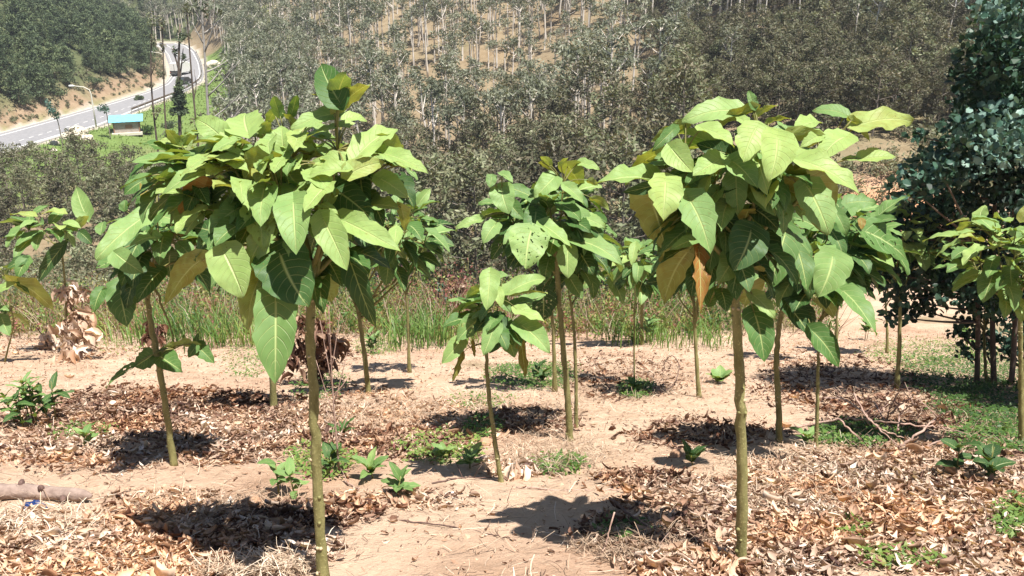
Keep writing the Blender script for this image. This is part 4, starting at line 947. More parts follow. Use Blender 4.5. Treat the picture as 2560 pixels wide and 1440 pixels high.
# ------------------------------------------------------------------ the big blue-green tree at the right
rg = np.random.default_rng(31)
bb = gnd(2487, 962); root = empty('blue_gum_tree', bb); tag(root, 'big dark blue-green round-leaved tree cut by the right edge', 'tree')
YB = bb[1]; cr = MB(); stems = []
for (dx, tips) in ((-.16, (2440, 600)), (.0, (2500, 300)), (.14, (2530, 520)), (.3, (2590, 400))):
    s = bb + (dx, rg.uniform(-.1, .1), -.05); e = at(*tips, YB + rg.uniform(-.2, .3)); t = MB()
    P = bez(s, (s + e) / 2 + (rg.uniform(-.1, .1), 0, 0), e, 12); stems.append(P); add_tube(t, P, np.linspace(.034, .016, 12), 8); t.build('trunk', M_DBARK, root, origin=bb)
clumps = [(2540,60,.45),(2500,130,.4),(2450,180,.3),(2560,160,.5),(2480,230,.42),(2430,250,.22),(2540,260,.5),(2440,320,.3),(2500,340,.42),(2560,360,.5),(2400,330,.2),(2380,390,.25),(2420,400,.35),(2480,430,.4),(2540,450,.42),(2350,420,.22),(2300,420,.2),(2280,470,.24),(2340,480,.3),(2400,480,.32),(2450,520,.3),(2520,540,.3),
          (2290,540,.28),(2350,560,.3),(2410,590,.3),(2250,590,.24),(2300,620,.28),(2360,650,.28),(2210,670,.2),(2260,690,.24),(2320,700,.26),(2400,700,.28),(2240,740,.18),(2290,770,.2),(2440,790,.24),(2480,740,.3),(2530,700,.3),(2400,830,.16),(2450,840,.16),(2190,560,.22),(2230,640,.26),(2330,560,.3),(2380,620,.32),(2440,640,.32),(2500,620,.36),(2180,700,.2),(2230,790,.16),(2330,760,.2),(2370,720,.26),(2450,700,.32),(2530,780,.3),(2500,860,.24),(2560,860,.28),(2420,880,.14),(2550,600,.4),(2560,-20,.5),(2600,100,.6),(2620,300,.6),(2620,500,.5),(2370,520,.2),(2330,380,.14),(2290,340,.10)]
br = MB(); SP = np.concatenate(stems)
clumps = [c + (None,) for c in clumps] + [(2700, 300, r_, bb + np.array(o_)) for r_, o_ in ((.42, (.35, -1.2, 2.2)), (.45, (.15, -1.5, 2.7)), (.45, (.7, -1.0, 2.7)), (.42, (.3, -1.9, 2.5)), (.45, (.75, -1.6, 2.3)), (.45, (.6, -1.3, 3.2)), (.42, (.2, -1.3, 3.3)), (.45, (1.1, -.7, 2.1)), (.45, (1.2, -1.4, 2.8)), (.4, (.9, -2.0, 2.9)), (.4, (.05, -2.1, 3.0)))]  # fixed-position clumps are unseen crown added to shade the ground at right
for (px, py, r_, wpos) in clumps:
    dist = YB + (rg.uniform(-1.1, .5) if py < 520 else rg.uniform(-.4, .5)); c = at(px, py, dist) if wpos is None else wpos; ctn = rg.normal(0, .16); low = py > 600
    k = SP[np.argmin(((SP - c) ** 2).sum(-1) + .3 * (SP[:, 2] > c[2]))]; add_tube(br, bez(k, (k + c) / 2 + (0, 0, -.05), c, 6), np.linspace(.018, .005, 6), 5)
    n = int(1500 * r_ * r_ * 4 * (.36 if py < 430 else .34)); P = c + rand_dirs(n, rg) * (rg.uniform(0, 1, (n, 1)) ** .4) * r_ * np.array([1, 1, .85])
    A = rand_dirs(n, rg); A[:, 2] -= .4; A = norm(A); Bv = norm(np.cross(A, rand_dirs(n, rg))); Nn = np.cross(A, Bv)
    s = rg.uniform(.022, .042, (n, 1)) * (1.0)
    # six-sided slightly cupped round leaves
    ang = np.arange(6) * pi / 3; V = np.stack([P + A * s * cos(a) * 1.15 + Bv * s * sin(a) * .85 + Nn * s * .25 * abs(sin(a)) for a in ang], 1).reshape(-1, 3)
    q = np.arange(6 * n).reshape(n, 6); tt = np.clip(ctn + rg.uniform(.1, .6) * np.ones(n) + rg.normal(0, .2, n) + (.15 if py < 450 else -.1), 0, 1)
    cr.add(V, q, np.repeat(tt, 6))
cr.build('crown', M_BLUE, root, smooth=False, origin=bb); br.build('branches', M_DBARK, root, origin=bb)
# unseen neighbour tree, added past the picture edge to shade the ground at right
n0 = bb + (.75, -2.3, 0); n0[2] = tz1(n0[0], n0[1]); root = empty('blue_gum_tree', n0); tag(root, 'unseen dark blue-green round-leaved tree added past the right edge to shade the weedy ground', 'tree')
t = MB(); br = MB(); cr = MB(); P0 = bez(n0 - (0, 0, .1), n0 + (0, .1, 1.3), n0 + (-.2, .1, 2.9), 12); add_tube(t, P0, np.linspace(.04, .012, 12), 8); t.build('trunk', M_DBARK, root, origin=n0)
for i in range(26):
    z = rg.uniform(1.0, 3.1); a = rg.uniform(0, 2 * pi); w_ = rg.uniform(.2, .95) * (1.2 - z * .2); c = n0 + (cos(a) * w_ - .15, sin(a) * w_, z); r_ = rg.uniform(.28, .4)
    if (proj(c)[0] - r_ * 2217 / proj(c)[2]) < 2600: continue
    k = P0[np.argmin(((P0 - c) ** 2).sum(-1) + .3 * (P0[:, 2] > c[2]))]; add_tube(br, bez(k, (k + c) / 2 + (0, 0, -.05), c, 6), np.linspace(.015, .005, 6), 5)
    n = int(1500 * r_ * r_ * 1.5); P = c + rand_dirs(n, rg) * (rg.uniform(0, 1, (n, 1)) ** .4) * r_; A = rand_dirs(n, rg); A[:, 2] -= .4; A = norm(A); Bv = norm(np.cross(A, rand_dirs(n, rg))); Nn = np.cross(A, Bv); s = rg.uniform(.024, .042, (n, 1))
    V = np.stack([P + A * s * cos(a_) * 1.15 + Bv * s * sin(a_) * .85 + Nn * s * .25 * abs(sin(a_)) for a_ in ang], 1).reshape(-1, 3); cr.add(V, np.arange(6 * n).reshape(n, 6), np.repeat(np.clip(rg.uniform(.1, .6, n), 0, 1), 6))
cr.build('crown', M_BLUE, root, smooth=False, origin=n0); br.build('branches', M_DBARK, root, origin=n0)

# ------------------------------------------------------------------ ground litter: dead leaves
rl = np.random.default_rng(77)
def ell(n, cx, cy, rx, ry):
    a = rl.uniform(0, 2 * pi, n); r = np.sqrt(rl.uniform(0, 1, n)) * (1 + rl.normal(0, .12, n)); px = cx + np.cos(a) * r * rx; py = cy + np.sin(a) * r * ry
    ok = py > 835; return px[ok], py[ok]
LIT = [ # cx, cy, rx, ry, n, tint mean (some lowered to paint sapling shade), piled height
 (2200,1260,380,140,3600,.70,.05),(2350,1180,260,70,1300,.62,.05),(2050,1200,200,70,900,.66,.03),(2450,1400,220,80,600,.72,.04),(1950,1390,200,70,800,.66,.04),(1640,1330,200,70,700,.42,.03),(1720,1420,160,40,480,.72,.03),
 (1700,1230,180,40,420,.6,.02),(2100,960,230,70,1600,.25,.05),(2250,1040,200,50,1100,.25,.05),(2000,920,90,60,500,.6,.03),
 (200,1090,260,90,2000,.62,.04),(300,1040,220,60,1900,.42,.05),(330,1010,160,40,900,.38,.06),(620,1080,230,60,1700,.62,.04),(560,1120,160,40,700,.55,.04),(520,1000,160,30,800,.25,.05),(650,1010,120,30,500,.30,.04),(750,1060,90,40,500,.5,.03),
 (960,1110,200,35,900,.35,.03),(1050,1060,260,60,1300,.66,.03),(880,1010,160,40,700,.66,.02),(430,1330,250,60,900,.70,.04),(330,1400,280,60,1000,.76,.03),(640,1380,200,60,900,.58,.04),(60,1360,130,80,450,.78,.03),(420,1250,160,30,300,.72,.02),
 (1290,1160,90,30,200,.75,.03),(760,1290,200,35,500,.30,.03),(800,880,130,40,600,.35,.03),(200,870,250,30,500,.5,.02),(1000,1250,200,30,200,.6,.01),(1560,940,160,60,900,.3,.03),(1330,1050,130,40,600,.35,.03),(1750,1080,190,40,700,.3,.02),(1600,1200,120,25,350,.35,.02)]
PX = []; PY = []; TN = []; HH = []
for (cx, cy, rx, ry, n, t, h) in LIT:
    a, b = ell(n, cx, cy, rx, ry); PX.append(a); PY.append(b); TN.append(np.clip(t - .06 + rl.normal(0, .25, len(a)), 0, 1)); HH.append(rl.uniform(0, 1, len(a)) ** 2 * h)
P = gndv(np.concatenate(PX), np.concatenate(PY)); TN = np.concatenate(TN); HH = np.concatenate(HH)
n2 = 24000; yy = np.sqrt(rl.uniform(2.6 ** 2, 17 ** 2, n2)); xx = rl.uniform(-.75, .75, n2) * (yy + 1); Q = np.stack([xx, yy, tz(xx, yy)], -1)
P = np.concatenate([P, Q]); TN = np.concatenate([TN, np.clip(.6 + rl.normal(0, .22, n2), 0, 1)]); HH = np.concatenate([HH, np.zeros(n2)])
def litter_mesh(P, TN, HH, s0, s1, mb):
    n = len(P); P = P.copy(); P[:, 2] += HH + .006
    L = rl.uniform(s0, s1, n)[:, None]; W = L * rl.uniform(.22, .5, (n, 1)); a = rl.uniform(0, 2 * pi, n)
    up = norm(np.stack([rl.normal(0, .38, n), rl.normal(0, .38, n) + .25, np.ones(n)], -1)); D = norm(np.cross(up, np.stack([np.cos(a), np.sin(a), np.zeros(n)], -1))); S = np.cross(D, up)
    cu = rl.uniform(-.6, 1.1, (n, 1)); ct = rl.uniform(-.6, .9, (n, 1)); rows = []
    for t, wv in ((-1, .12), (-.5, .85), (.05, 1.0), (.6, .6), (1, .04)):
        for s in (-1, 0, 1):
            z = cu * abs(s) * W * .8 + ct * L * .35 * t * t
            rows.append(P + D * L * .5 * t + S * W * s * wv * (.5 + .0 * t) * (1 - .25 * np.abs(cu)) + up * (z))
    V = np.stack(rows, 1); q = []
    for r in range(4):
        for c in range(2): k = r * 3 + c; q.append([k, k + 1, k + 4, k + 3])
    q = (np.arange(n)[:, None, None] * 15 + np.array(q)[None]).reshape(-1, 4)
    mb.add(V.reshape(-1, 3), q, np.repeat(TN, 15))
mb = MB(); nb_ = len(P) - n2; litter_mesh(P[:nb_], TN[:nb_], HH[:nb_], .018, .085, mb); litter_mesh(P[nb_:], np.clip(TN[nb_:] - .15, 0, 1), HH[nb_:], .010, .045, mb); litter_mesh(P[:nb_] + np.c_[rl.normal(0, .05, (nb_, 2)), np.zeros(nb_)], np.clip(TN[:nb_] - .1, 0, 1), HH[:nb_] * .5, .008, .03, mb); P = P[:nb_ + 2500]; TN = TN[:len(P)]; HH = HH[:len(P)]
k = rl.random(len(P)) < .03; litter_mesh(P[k], np.clip(TN[k] + .15, 0, 1), HH[k] + .005, .085, .13, mb)
o = mb.build('leaf_litter', M_DRY); tag(o, 'dry curled brown and tan leaves scattered and heaped over the sandy plot', 'leaf litter', kind='stuff')

# crumbs of earth
mb = MB(); n = 15000; yy = np.sqrt(rl.uniform(2.6 ** 2, 14 ** 2, n)); xx = rl.uniform(-.72, .72, n) * (yy + 1); kk = fbm(xx / .6, yy / .6, 3, 23) > rl.uniform(-.3, .2, n); xx = xx[kk]; yy = yy[kk]; n = len(xx)
C = np.stack([xx, yy, tz(xx, yy)], -1); sz = .0025 + .018 * rl.uniform(0, 1, (n, 1)) ** 5; dirs = np.array([[1, 0, 0], [0, 1, 0], [-1, 0, 0], [0, -1, 0], [0, 0, .8], [0, 0, -.5]], float)
V = np.stack([C + (d_ + rl.normal(0, .22, (n, 3))) * sz for d_ in dirs], 1).reshape(-1, 3); mb.add(V, (np.arange(n)[:, None, None] * 6 + np.array([[0, 1, 4], [1, 2, 4], [2, 3, 4], [3, 0, 4], [1, 0, 5], [2, 1, 5], [3, 2, 5], [0, 3, 5]])[None]).reshape(-1, 3))
o = mb.build('soil_crumbs', simple('crumb', (.36, .235, .155), (.52, .37, .255), 3, .95, .1), smooth=False); tag(o, 'small crumbs and clods of dry soil over the sandy ground', 'soil crumbs', kind='stuff')
# dry straw and thin stems
def straws(n, mb, P, l0, l1, w0, w1, tn, lift=.35, hz=.01):
    L = rl.uniform(l0, l1, (n, 1)); a = rl.uniform(0, 2 * pi, n); D = np.stack([np.cos(a), np.sin(a), rl.normal(0, lift, n)], -1); D = norm(D)
    D[:, 2] = D[:, 2] - .342 * D[:, 1]
    up = np.array([0, .3, 1.]); S = norm(np.cross(D, up)); Wd = rl.uniform(w0, w1, (n, 1)); B = rl.uniform(-.3, .3, (n, 1)); C = rl.uniform(0, .22, (n, 1)); rows = []
    for t in (-.5, -.17, .17, .5):
        c = P + D * L * t + S * B * L * (t * t) * 1.6 + up * (C * L * (.25 - t * t) + hz + np.abs(D[:, 2:3] + .342 * D[:, 1:2]) * L * .5)
        rows += [c - S * Wd, c + S * Wd + np.array([0, 0, .5]) * Wd]
    V = np.stack(rows, 1); q = (np.arange(n)[:, None, None] * 8 + np.array([[0, 1, 3, 2], [2, 3, 5, 4], [4, 5, 7, 6]])[None]).reshape(-1, 4)
    mb.add(V.reshape(-1, 3), q, np.repeat(tn, 8))
mb = MB(); n = 60000; yy = np.sqrt(rl.uniform(2.5 ** 2, 17.5 ** 2, n)); xx = rl.uniform(-.72, .72, n) * (yy + 1)
dens = fbm(xx / .5, yy / .5, 3, 17) + .5 * fbm(xx / 2, yy / 2, 2, 19); ok = dens > rl.uniform(-.40, .15, n); xx, yy = xx[ok], yy[ok]; n = len(xx)
straws(n, mb, np.stack([xx, yy, tz(xx, yy)], -1), .04, .17, .0008, .0022, np.clip(rl.normal(.5, .3, n), 0, 1))
for (cx, cy, rx, ry, n, t) in [(640,1425,150,25,900,.7),(900,1030,200,50,1500,.55),(1380,1130,140,50,1400,.55),(250,1400,200,50,200,.6),(1120,1010,150,40,900,.7),(1600,1370,160,40,700,.45),(2000,1200,220,90,1500,.6),(650,1250,120,50,250,.4),(480,1270,160,50,500,.5),(1350,1000,150,60,900,.6),(2300,1100,230,70,900,.4),(1560,960,140,50,700,.4),(1700,950,160,60,900,.7),(120,1300,160,40,400,.8)]:
    a, b = ell(n, cx, cy, rx, ry); straws(len(a), mb, gndv(a, b), .05, .17, .0008, .0022, np.clip(rl.normal(t, .15, len(a)), 0, 1), hz=.02)
o = mb.build('dry_straw', M_STRAW); tag(o, 'pale dry grass straw lying over the sandy soil', 'dry grass', kind='stuff')

# green ground cover, tall grass and weeds at the far edge
def blades(mb, P, n, h0, h1, w, tn, spread=.05, arch=.5):
    idx = rl.integers(0, len(P), n); B = P[idx] + np.c_[rl.normal(0, spread, (n, 2)), np.zeros(n)]; H = rl.uniform(h0, h1, (n, 1)); a = rl.uniform(0, 2 * pi, n); o = np.stack([np.cos(a), np.sin(a), np.zeros(n)], -1)
    S = np.stack([-np.sin(a), np.cos(a), np.zeros(n)], -1) * w * rl.uniform(.6, 1.4, (n, 1)); ar = rl.uniform(.1, 1, (n, 1)) * arch; rows = []
    for t, ww in ((0, .6), (.35, 1), (.7, .8), (1, .05)):
        c = B + np.array([0, 0, 1.]) * H * (t - .45 * ar * t * t) + o * H * ar * t * t; rows += [c - S * ww, c + S * ww]
    V = np.stack(rows, 1); q = (np.arange(n)[:, None, None] * 8 + np.array([[0, 1, 3, 2], [2, 3, 5, 4], [4, 5, 7, 6]])[None]).reshape(-1, 4)
    mb.add(V.reshape(-1, 3), q, np.repeat(np.clip(tn + rl.normal(0, .12, n), 0, 1), 8))
def xyP(x, y): return np.stack([x, y, tz(x, y)], -1)
mb = MB()
for (cx, cy, rx, ry, n, h, t) in [(470,850,120,30,420,1.0,.40),(590,856,70,24,260,.7,.8),(1050,855,90,26,430,.9,.45),(1130,850,60,20,160,.6,.88),(1730,856,120,28,300,.6,.55),(1190,850,80,20,200,.7,.7),(1600,850,90,20,260,.6,.6),(300,846,90,20,160,.7,.7)]:
    n = int(n * .7); a, b = ell(max(40, n // 14), cx, cy, rx, ry); b = np.maximum(b, 836); blades(mb, gndv(a, b), n, h * .4, h, .009, t, .12, .9)
o = mb.build('tall_grass', M_WEED); tag(o, 'tufts of tall arching green grass along the far edge of the plot', 'grass', kind='stuff')
mb = MB()
n = 900; y = 14.3 + rl.uniform(0, 1, n) ** 1.25 * 9; x = rl.uniform(-.7, .36, n) * (y + 2); kk = y > 15.6 - 3.2 * fbm(x / 1.6, y / 1.6, 3, 13); x = x[kk]; y = y[kk]; n = len(x); z = tz(x, y); h = rl.uniform(.25, .75, n) * (1 + np.maximum(y - 15.8, -.5) * .36)
for i in range(n):
    red = (1 if (abs(x[i] / y[i] + .06) < .035 and rl.random() < .7) else 0); gr = rl.uniform(.1, .78) if rl.random() < (.25 if x[i] / y[i] < -.42 else .55) else rl.uniform(.86, .97)
    hh = h[i] * (1.0 if x[i] / y[i] > -.45 else .8)
    for k in range(3):
        a = rl.uniform(0, 6.28); tip = np.array([x[i] + cos(a) * .25 * hh, y[i] + sin(a) * .25 * hh, z[i] + hh * rl.uniform(.7, 1)])
        V, q, uv, tri = tube(bez(np.array([x[i], y[i], z[i]]), np.array([x[i], y[i], z[i] + hh * .6]), tip, 5), np.linspace(.008, .003, 5), 3); mb.add(V, q, .9 if not red else 1.0)
    m_ = int(110 * hh); C = np.array([x[i], y[i], z[i] + hh * .55]); d = rand_dirs(m_, rl) * (rl.uniform(0, 1, (m_, 1)) ** .5) * np.array([.32, .32, .48]) * hh
    A = rand_dirs(m_, rl); Bv = norm(np.cross(A, rand_dirs(m_, rl))); s = rl.uniform(.02, .055, (m_, 1)); V, q = quads_from(C + d, A * s, Bv * s * .45)
    mb.add(V, q, np.repeat(np.clip((1.0 if red else gr) + rl.normal(0, .08, m_), 0, 1), 4))
o = mb.build('undergrowth', M_WEED, smooth=False); tag(o, 'tangled green and reddish weeds on the bank beyond the plot', 'undergrowth', kind='stuff')
# scrub on the steep bank that falls away behind the plot
mb = MB(); tb = MB(); n = 900
y = np.sqrt(rl.uniform(22 ** 2, 72 ** 2, n)); x = rl.uniform(-.68, .66, n) * (y + 2); kk = ~((x / y > .33) & (y < 56) & (rl.random(n) < .85)); x = x[kk]; y = y[kk]; n = len(x); z = tz(x, y)
for i in range(n):
    s_ = rl.uniform(.5, 1.25) * (1 + y[i] / 60); C = np.array([x[i], y[i], z[i] + .55 * s_]); tn = rl.uniform(.05, .8)
    for k in range(5):
        c = C + rl.normal(0, .32, 3) * s_; leafcloud(mb, c, 44, rl, np.array([.42, .42, .34]) * s_, .075 * (1 + y[i] / 50), .35, .2, tint=(max(0, tn - .25), min(1, tn + .2)))
        add_tube(tb, np.array([[x[i], y[i], z[i] - .1], (np.array([x[i], y[i], z[i]]) + c) / 2, c]), [.02, .015, .01], 3)
sc = empty('scrub', (0, 0, 0)); tag(sc, 'grey-brown scrub covering the steep bank below the plot', 'scrub', kind='stuff')
a_ = mb.build('scrub_leaves', M_BROWN, sc, smooth=False); a_['kind'] = 'stuff'; a_ = tb.build('scrub_stems', M_DBARK, sc); a_['kind'] = 'stuff'
# dry woody stems in the weeds
mb = MB(); n = 1500; yy = rl.uniform(15.3, 21, n); xx = rl.uniform(-.7, .36, n) * (yy + 2); zz = tz(xx, yy)
for i in range(n):
    h_ = rl.uniform(.3, 1.3); a = np.array([xx[i], yy[i], zz[i]]); b = a + np.array([rl.normal(0, .35), rl.normal(0, .2), h_]); V, q, uv, tri = tube(bez(a, (a + b) / 2 + rl.normal(0, .1, 3), b, 5), np.linspace(.008, .003, 5), 3); mb.add(V, q, rl.uniform(.1, .9))
o = mb.build('dry_stems', M_STRAW); tag(o, 'dry woody stems sticking out of the weeds behind the plot', 'dry stems', kind='stuff')
# shrubs and tufts clinging to the road cutting
mb = MB(); n = 800; y = rl.uniform(118, 290, n); l, r = road_lr(y); x = l - 2.2 - rl.uniform(0, 1, n) ** 1.1 * 7; z = tz(x, y)
for i in range(n):
    s_ = rl.uniform(.25, .9)
    for k in range(2): leafcloud(mb, np.array([x[i], y[i], z[i] + .3 * s_]) + rl.normal(0, .25, 3) * s_, 26, rl, np.array([.6, .6, .4]) * s_, .16, .4, 0, tint=(.1, .7))
o = mb.build('bank_scrub', M_BROWN, smooth=False); tag(o, 'small brown-green scrub clinging to the orange road cutting', 'scrub', kind='stuff')
# low green cover in small patches, tinted darker at right to paint in shade
mb = MB()
def cover(cx, cy, rx, ry, n, t, s=.022):
    a, b = ell(n, cx, cy, rx, ry); P = gndv(a, b); n = len(P); P[:, 2] += rl.uniform(.005, .06, n); A = rand_dirs(n, rl); A[:, 2] *= .4; A = norm(A); Bv = norm(np.cross(A, np.array([0, 0, 1.]) + rl.normal(0, .3, (n, 3))))
    sz = rl.uniform(.5, 1.3, (n, 1)) * s; V, q = quads_from(P, A * sz, Bv * sz * .5); mb.add(V, q, np.repeat(np.clip(t + rl.normal(0, .15, n), 0, 1), 4))
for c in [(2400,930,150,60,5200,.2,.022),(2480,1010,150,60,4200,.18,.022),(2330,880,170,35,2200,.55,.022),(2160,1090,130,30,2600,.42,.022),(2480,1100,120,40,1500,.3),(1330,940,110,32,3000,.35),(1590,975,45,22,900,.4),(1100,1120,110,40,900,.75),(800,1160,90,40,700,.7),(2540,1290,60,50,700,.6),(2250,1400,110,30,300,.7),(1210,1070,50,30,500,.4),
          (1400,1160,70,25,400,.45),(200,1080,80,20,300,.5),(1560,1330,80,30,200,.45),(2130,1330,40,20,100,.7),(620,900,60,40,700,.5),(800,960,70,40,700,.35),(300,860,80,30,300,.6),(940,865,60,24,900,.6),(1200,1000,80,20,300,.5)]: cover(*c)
o = mb.build('ground_cover', M_WEED, smooth=False); tag(o, 'low green creeping weeds in patches on the soil, thickest in the shade at right', 'ground cover', kind='stuff')

# grass on the slope under the road
mb = MB(); n = 9000; y = rl.uniform(96, 210, n); l, r = road_lr(y); x = r + 1.4 + rl.uniform(0, 1, n) ** 1.3 * 24
P = xyP(x, y); blades(mb, P, n, .12, .4, .07, .68, .3, .6)
o = mb.build('verge_grass', M_WEED); tag(o, 'short bright green grass on the slope below the road', 'grass', kind='stuff')

# ------------------------------------------------------------------ seedlings and small plants
def plant(px, py, n, L, lab, tint=.45, ratio=.5, h=.12, name='seedling', cat='seedling', up=.6, seed=0, grp=None, nst=1):
    q = gnd(px, py); r_ = np.random.default_rng(seed + int(px)); root = empty(name, q); tag(root, lab, cat, grp); lm = MB(); sm = MB()
    for s in range(nst):
        o = np.array([r_.normal(0, .06), r_.normal(0, .05), 0]) * (nst > 1); hh = h * r_.uniform(.7, 1.1); top = o + np.array([r_.normal(0, .02), r_.normal(0, .02), hh]); add_tube(sm, np.array([o - (0, 0, .03), (o + top) / 2, top]), [.006, .005, .003], 6)
        for i in range(n // nst):
            a = i * 2.4 + r_.normal(0, .3); z = r_.uniform(.25, 1); B = o + (top - o) * z + np.array([cos(a), sin(a), .2]) * .012; D = norm(np.array([cos(a), sin(a), up * (z + .2) + r_.normal(0, .2)])); N = norm(np.array([-cos(a) * up, -sin(a) * up, 1.]) + r_.normal(0, .15, 3))
            leaf(lm, B, B + D * L * r_.uniform(.6, 1.15), N, ratio * r_.uniform(.85, 1.2), tint + r_.normal(0, .06), 4, 6, seed=i + px, droop=.15)
    sm.build('stem', M_TWIGG, root); lm.build('leaves', M_LEAF, root); return root
plant(1734, 1162, 9, .16, 'dark glossy green seedling in the shade left of the right-hand trunk', .12, .45, .08, up=1.2)
plant(935, 1196, 9, .15, 'bright green seedling with upright pointed leaves right of the left-hand trunk', .5, .5, .12, up=.9)
plant(992, 1238, 10, .12, 'lower bright green seedling beside the pointed-leaved one', .5, .55, .10, up=.6)
plant(762, 1240, 14, .12, 'leafy green weed close against the left of the biggest trunk', .55, .5, .22, up=.4, nst=2)
plant(825, 1190, 8, .12, 'dark leafy weed right of the biggest trunk', .2, .55, .16)
plant(862, 1082, 10, .13, 'small rosette with dark strap leaves beside the bare pinkish sapling', .3, .22, .03, up=1.0)
plant(1110, 1145, 9, .12, 'yellow-green seedling left of the shortest sapling', .62, .5, .08)
plant(1175, 1170, 9, .12, 'pale seedling between the shortest sapling and the shade strip', .5, .5, .10)
plant(2400, 1190, 16, .15, 'dark green leafy weed under the twig pile on the right', .12, .7, .26, up=.3, nst=3)
plant(60, 1060, 46, .17, 'large bushy green plant at the left edge', .55, .28, .42, name='bushy_weed', cat='plant', up=.5, nst=5)
plant(125, 1060, 26, .18, 'dark-leaved bush right beside the plant at the left edge', .2, .35, .38, name='bushy_weed', cat='plant', up=.2, nst=3)
plant(210, 1120, 8, .11, 'small green weed in the reddish leaf litter on the left', .5, .5, .14)
plant(1590, 985, 14, .10, 'low green weed at the foot of the very thin dark stem', .42, .6, .10)
plant(935, 885, 22, .14, 'bushy green weed behind the pale smooth stem', .4, .5, .35, name='bushy_weed', cat='plant', nst=3)
plant(700, 935, 26, .14, 'weed clump between the withered stump and the big hanging leaf', .45, .4, .4, name='bushy_weed', cat='plant', nst=3)
plant(2020, 1110, 8, .12, 'yellow-green seedling between the two thin trunks on the right', .6, .5, .08)
plant(1790, 955, 16, .17, 'pale whitish cabbage-like rosette on the sandy soil', .62, .8, .05, name='rosette_plant', cat='plant', up=.8)
plant(1340, 960, 16, .14, 'dark weed behind the middle trunks', .2, .5, .22, nst=2)
# seedling rows in the far clearing on the right and shaded low shoots
for k, (px, py, lab) in enumerate([(2160, 850, 'green leafy weed on the sunny grass, left of the flat-topped sapling'), (2420, 870, 'leafy shoot in front of the shaded stems'), (1630, 855, 'green clump at the far edge beside the farthest sapling')]):
    plant(px, py, 26, .18, lab, .5, .45, .4, name='bushy_weed', cat='plant', nst=3)

# withered plants: stems with bunches of dead curled leaves
def withered(px, py, H, Wd, n, lab, tint, name='withered_plant', leafL=.13, Y=None, z0=0.0):
    q = gnd(px, py) if Y is None else at(px, py, Y); r_ = np.random.default_rng(int(px)); root = empty(name, q); tag(root, lab, 'dead plant'); sm = MB(); lm = MB()
    for s in range(4):
        a = r_.uniform(0, 6.28); tip = np.array([cos(a) * Wd * .5, sin(a) * Wd * .5, H * r_.uniform(.7, 1)]); add_tube(sm, bez(np.array([0, 0, -.05]), np.array([0, 0, H * .5]), tip, 7), np.linspace(.014, .005, 7), 5)
    bc = [(np.array([r_.normal(0, .45) * Wd, r_.normal(0, .3) * Wd, r_.uniform(z0, .95) * H]), r_.uniform(.3, .65)) for _ in range(max(4, n // 22))]
    for i in range(n):
        a = r_.uniform(0, 6.28); z = r_.uniform(z0, 1) * H; w_ = Wd * r_.uniform(.1, 1) * (.6 + .4 * sin(pi * z / H)); bq, br_ = bc[i % len(bc)]; B = bq + rand_dirs(1, r_)[0] * Wd * br_ * r_.uniform(0, 1) * (1, 1, 1.0 if H > .3 else .3); B[2] = max(B[2], .03); D = norm(np.array([cos(a) * .5, sin(a) * .5, -1]) + r_.normal(0, .45, 3)); N = norm(r_.normal(0, 1, 3) + np.array([cos(a), sin(a), .3]))
        leaf(lm, B, B + D * leafL * r_.uniform(.5, 1.2), N, r_.uniform(.3, .6), np.clip(tint + r_.normal(0, .15), 0, 1), 4, 5, seed=i, droop=.3, fold=r_.uniform(.3, 1.3), wavy=.1)
    sm.build('stems', M_DSTICK, root); lm.build('dead_leaves', M_DRY, root); return root
withered(215, 880, 1.15, .28, 120, 'tall withered plant with pale dry leaf bunches behind the thin left sapling', .72, leafL=.2, z0=.35)
withered(120, 872, .50, .24, 40, 'low withered plant with large cream leaves near the left edge', .85, leafL=.24)
withered(205, 900, .38, .42, 110, 'wide heap of withered leaves on a dark clump, right of the cream-leaved one', .74, leafL=.2, name='withered_heap')
withered(395, 885, .55, .16, 90, 'dark withered clump behind the leaning left trunk', .18, leafL=.14)
withered(795, 960, 1.05, .34, 300, 'tall dark brown withered mass behind the biggest trunk', .30, leafL=.15)
withered(1310, 1190, .10, .13, 30, 'small heap of pale curled leaves at the foot of the shortest sapling', .82, leafL=.13, name='withered_heap')
withered(1150, 760, .9, .3, 120, 'reddish withered weed beyond the plot left of the bushy middle sapling', .3, leafL=.12, Y=19)

# ------------------------------------------------------------------ fallen wood and twigs
def stick(pxs, r, lab, name='fallen_twig', cat='twig', mat=None, lifts=None, grp=None, twigs=0):
    P = []
    for i, p in enumerate(pxs):
        g = gnd(p[0], p[1]) if (lifts is None or lifts[i] == 0) else None
        if g is None:
            g0 = gnd(p[0], p[1] + lifts[i]); g = at(p[0], p[1], g0[1])
        else: g = g + (0, 0, r * .9)
        P.append(g)
    P = smooth_pts(np.array(P), 6 * len(P)) if len(P) > 2 else np.linspace(P[0], P[1], 6)
    r_ = np.random.default_rng(int(abs(pxs[0][0]) + pxs[0][1])); P[1:-1] += r_.normal(0, r * .5, P[1:-1].shape)
    root = P[0].copy(); m = MB(); add_tube(m, P, np.linspace(r, r * .45, len(P)) * (1 + r_.normal(0, .08, len(P))), 7, rough=.2)
    for k in range(twigs):
        i = r_.integers(1, len(P) - 1); d = norm(P[i] - P[i - 1] + r_.normal(0, .5, 3) + (0, 0, .3)); add_tube(m, np.array([P[i], P[i] + d * r * 12, P[i] + d * r * 22 + (0, 0, -.01)]), [r * .5, r * .35, r * .2], 5)
    o = m.build(name, mat or M_STICK, origin=root); o.location = tuple(root); tag(o, lab, cat, grp); return o
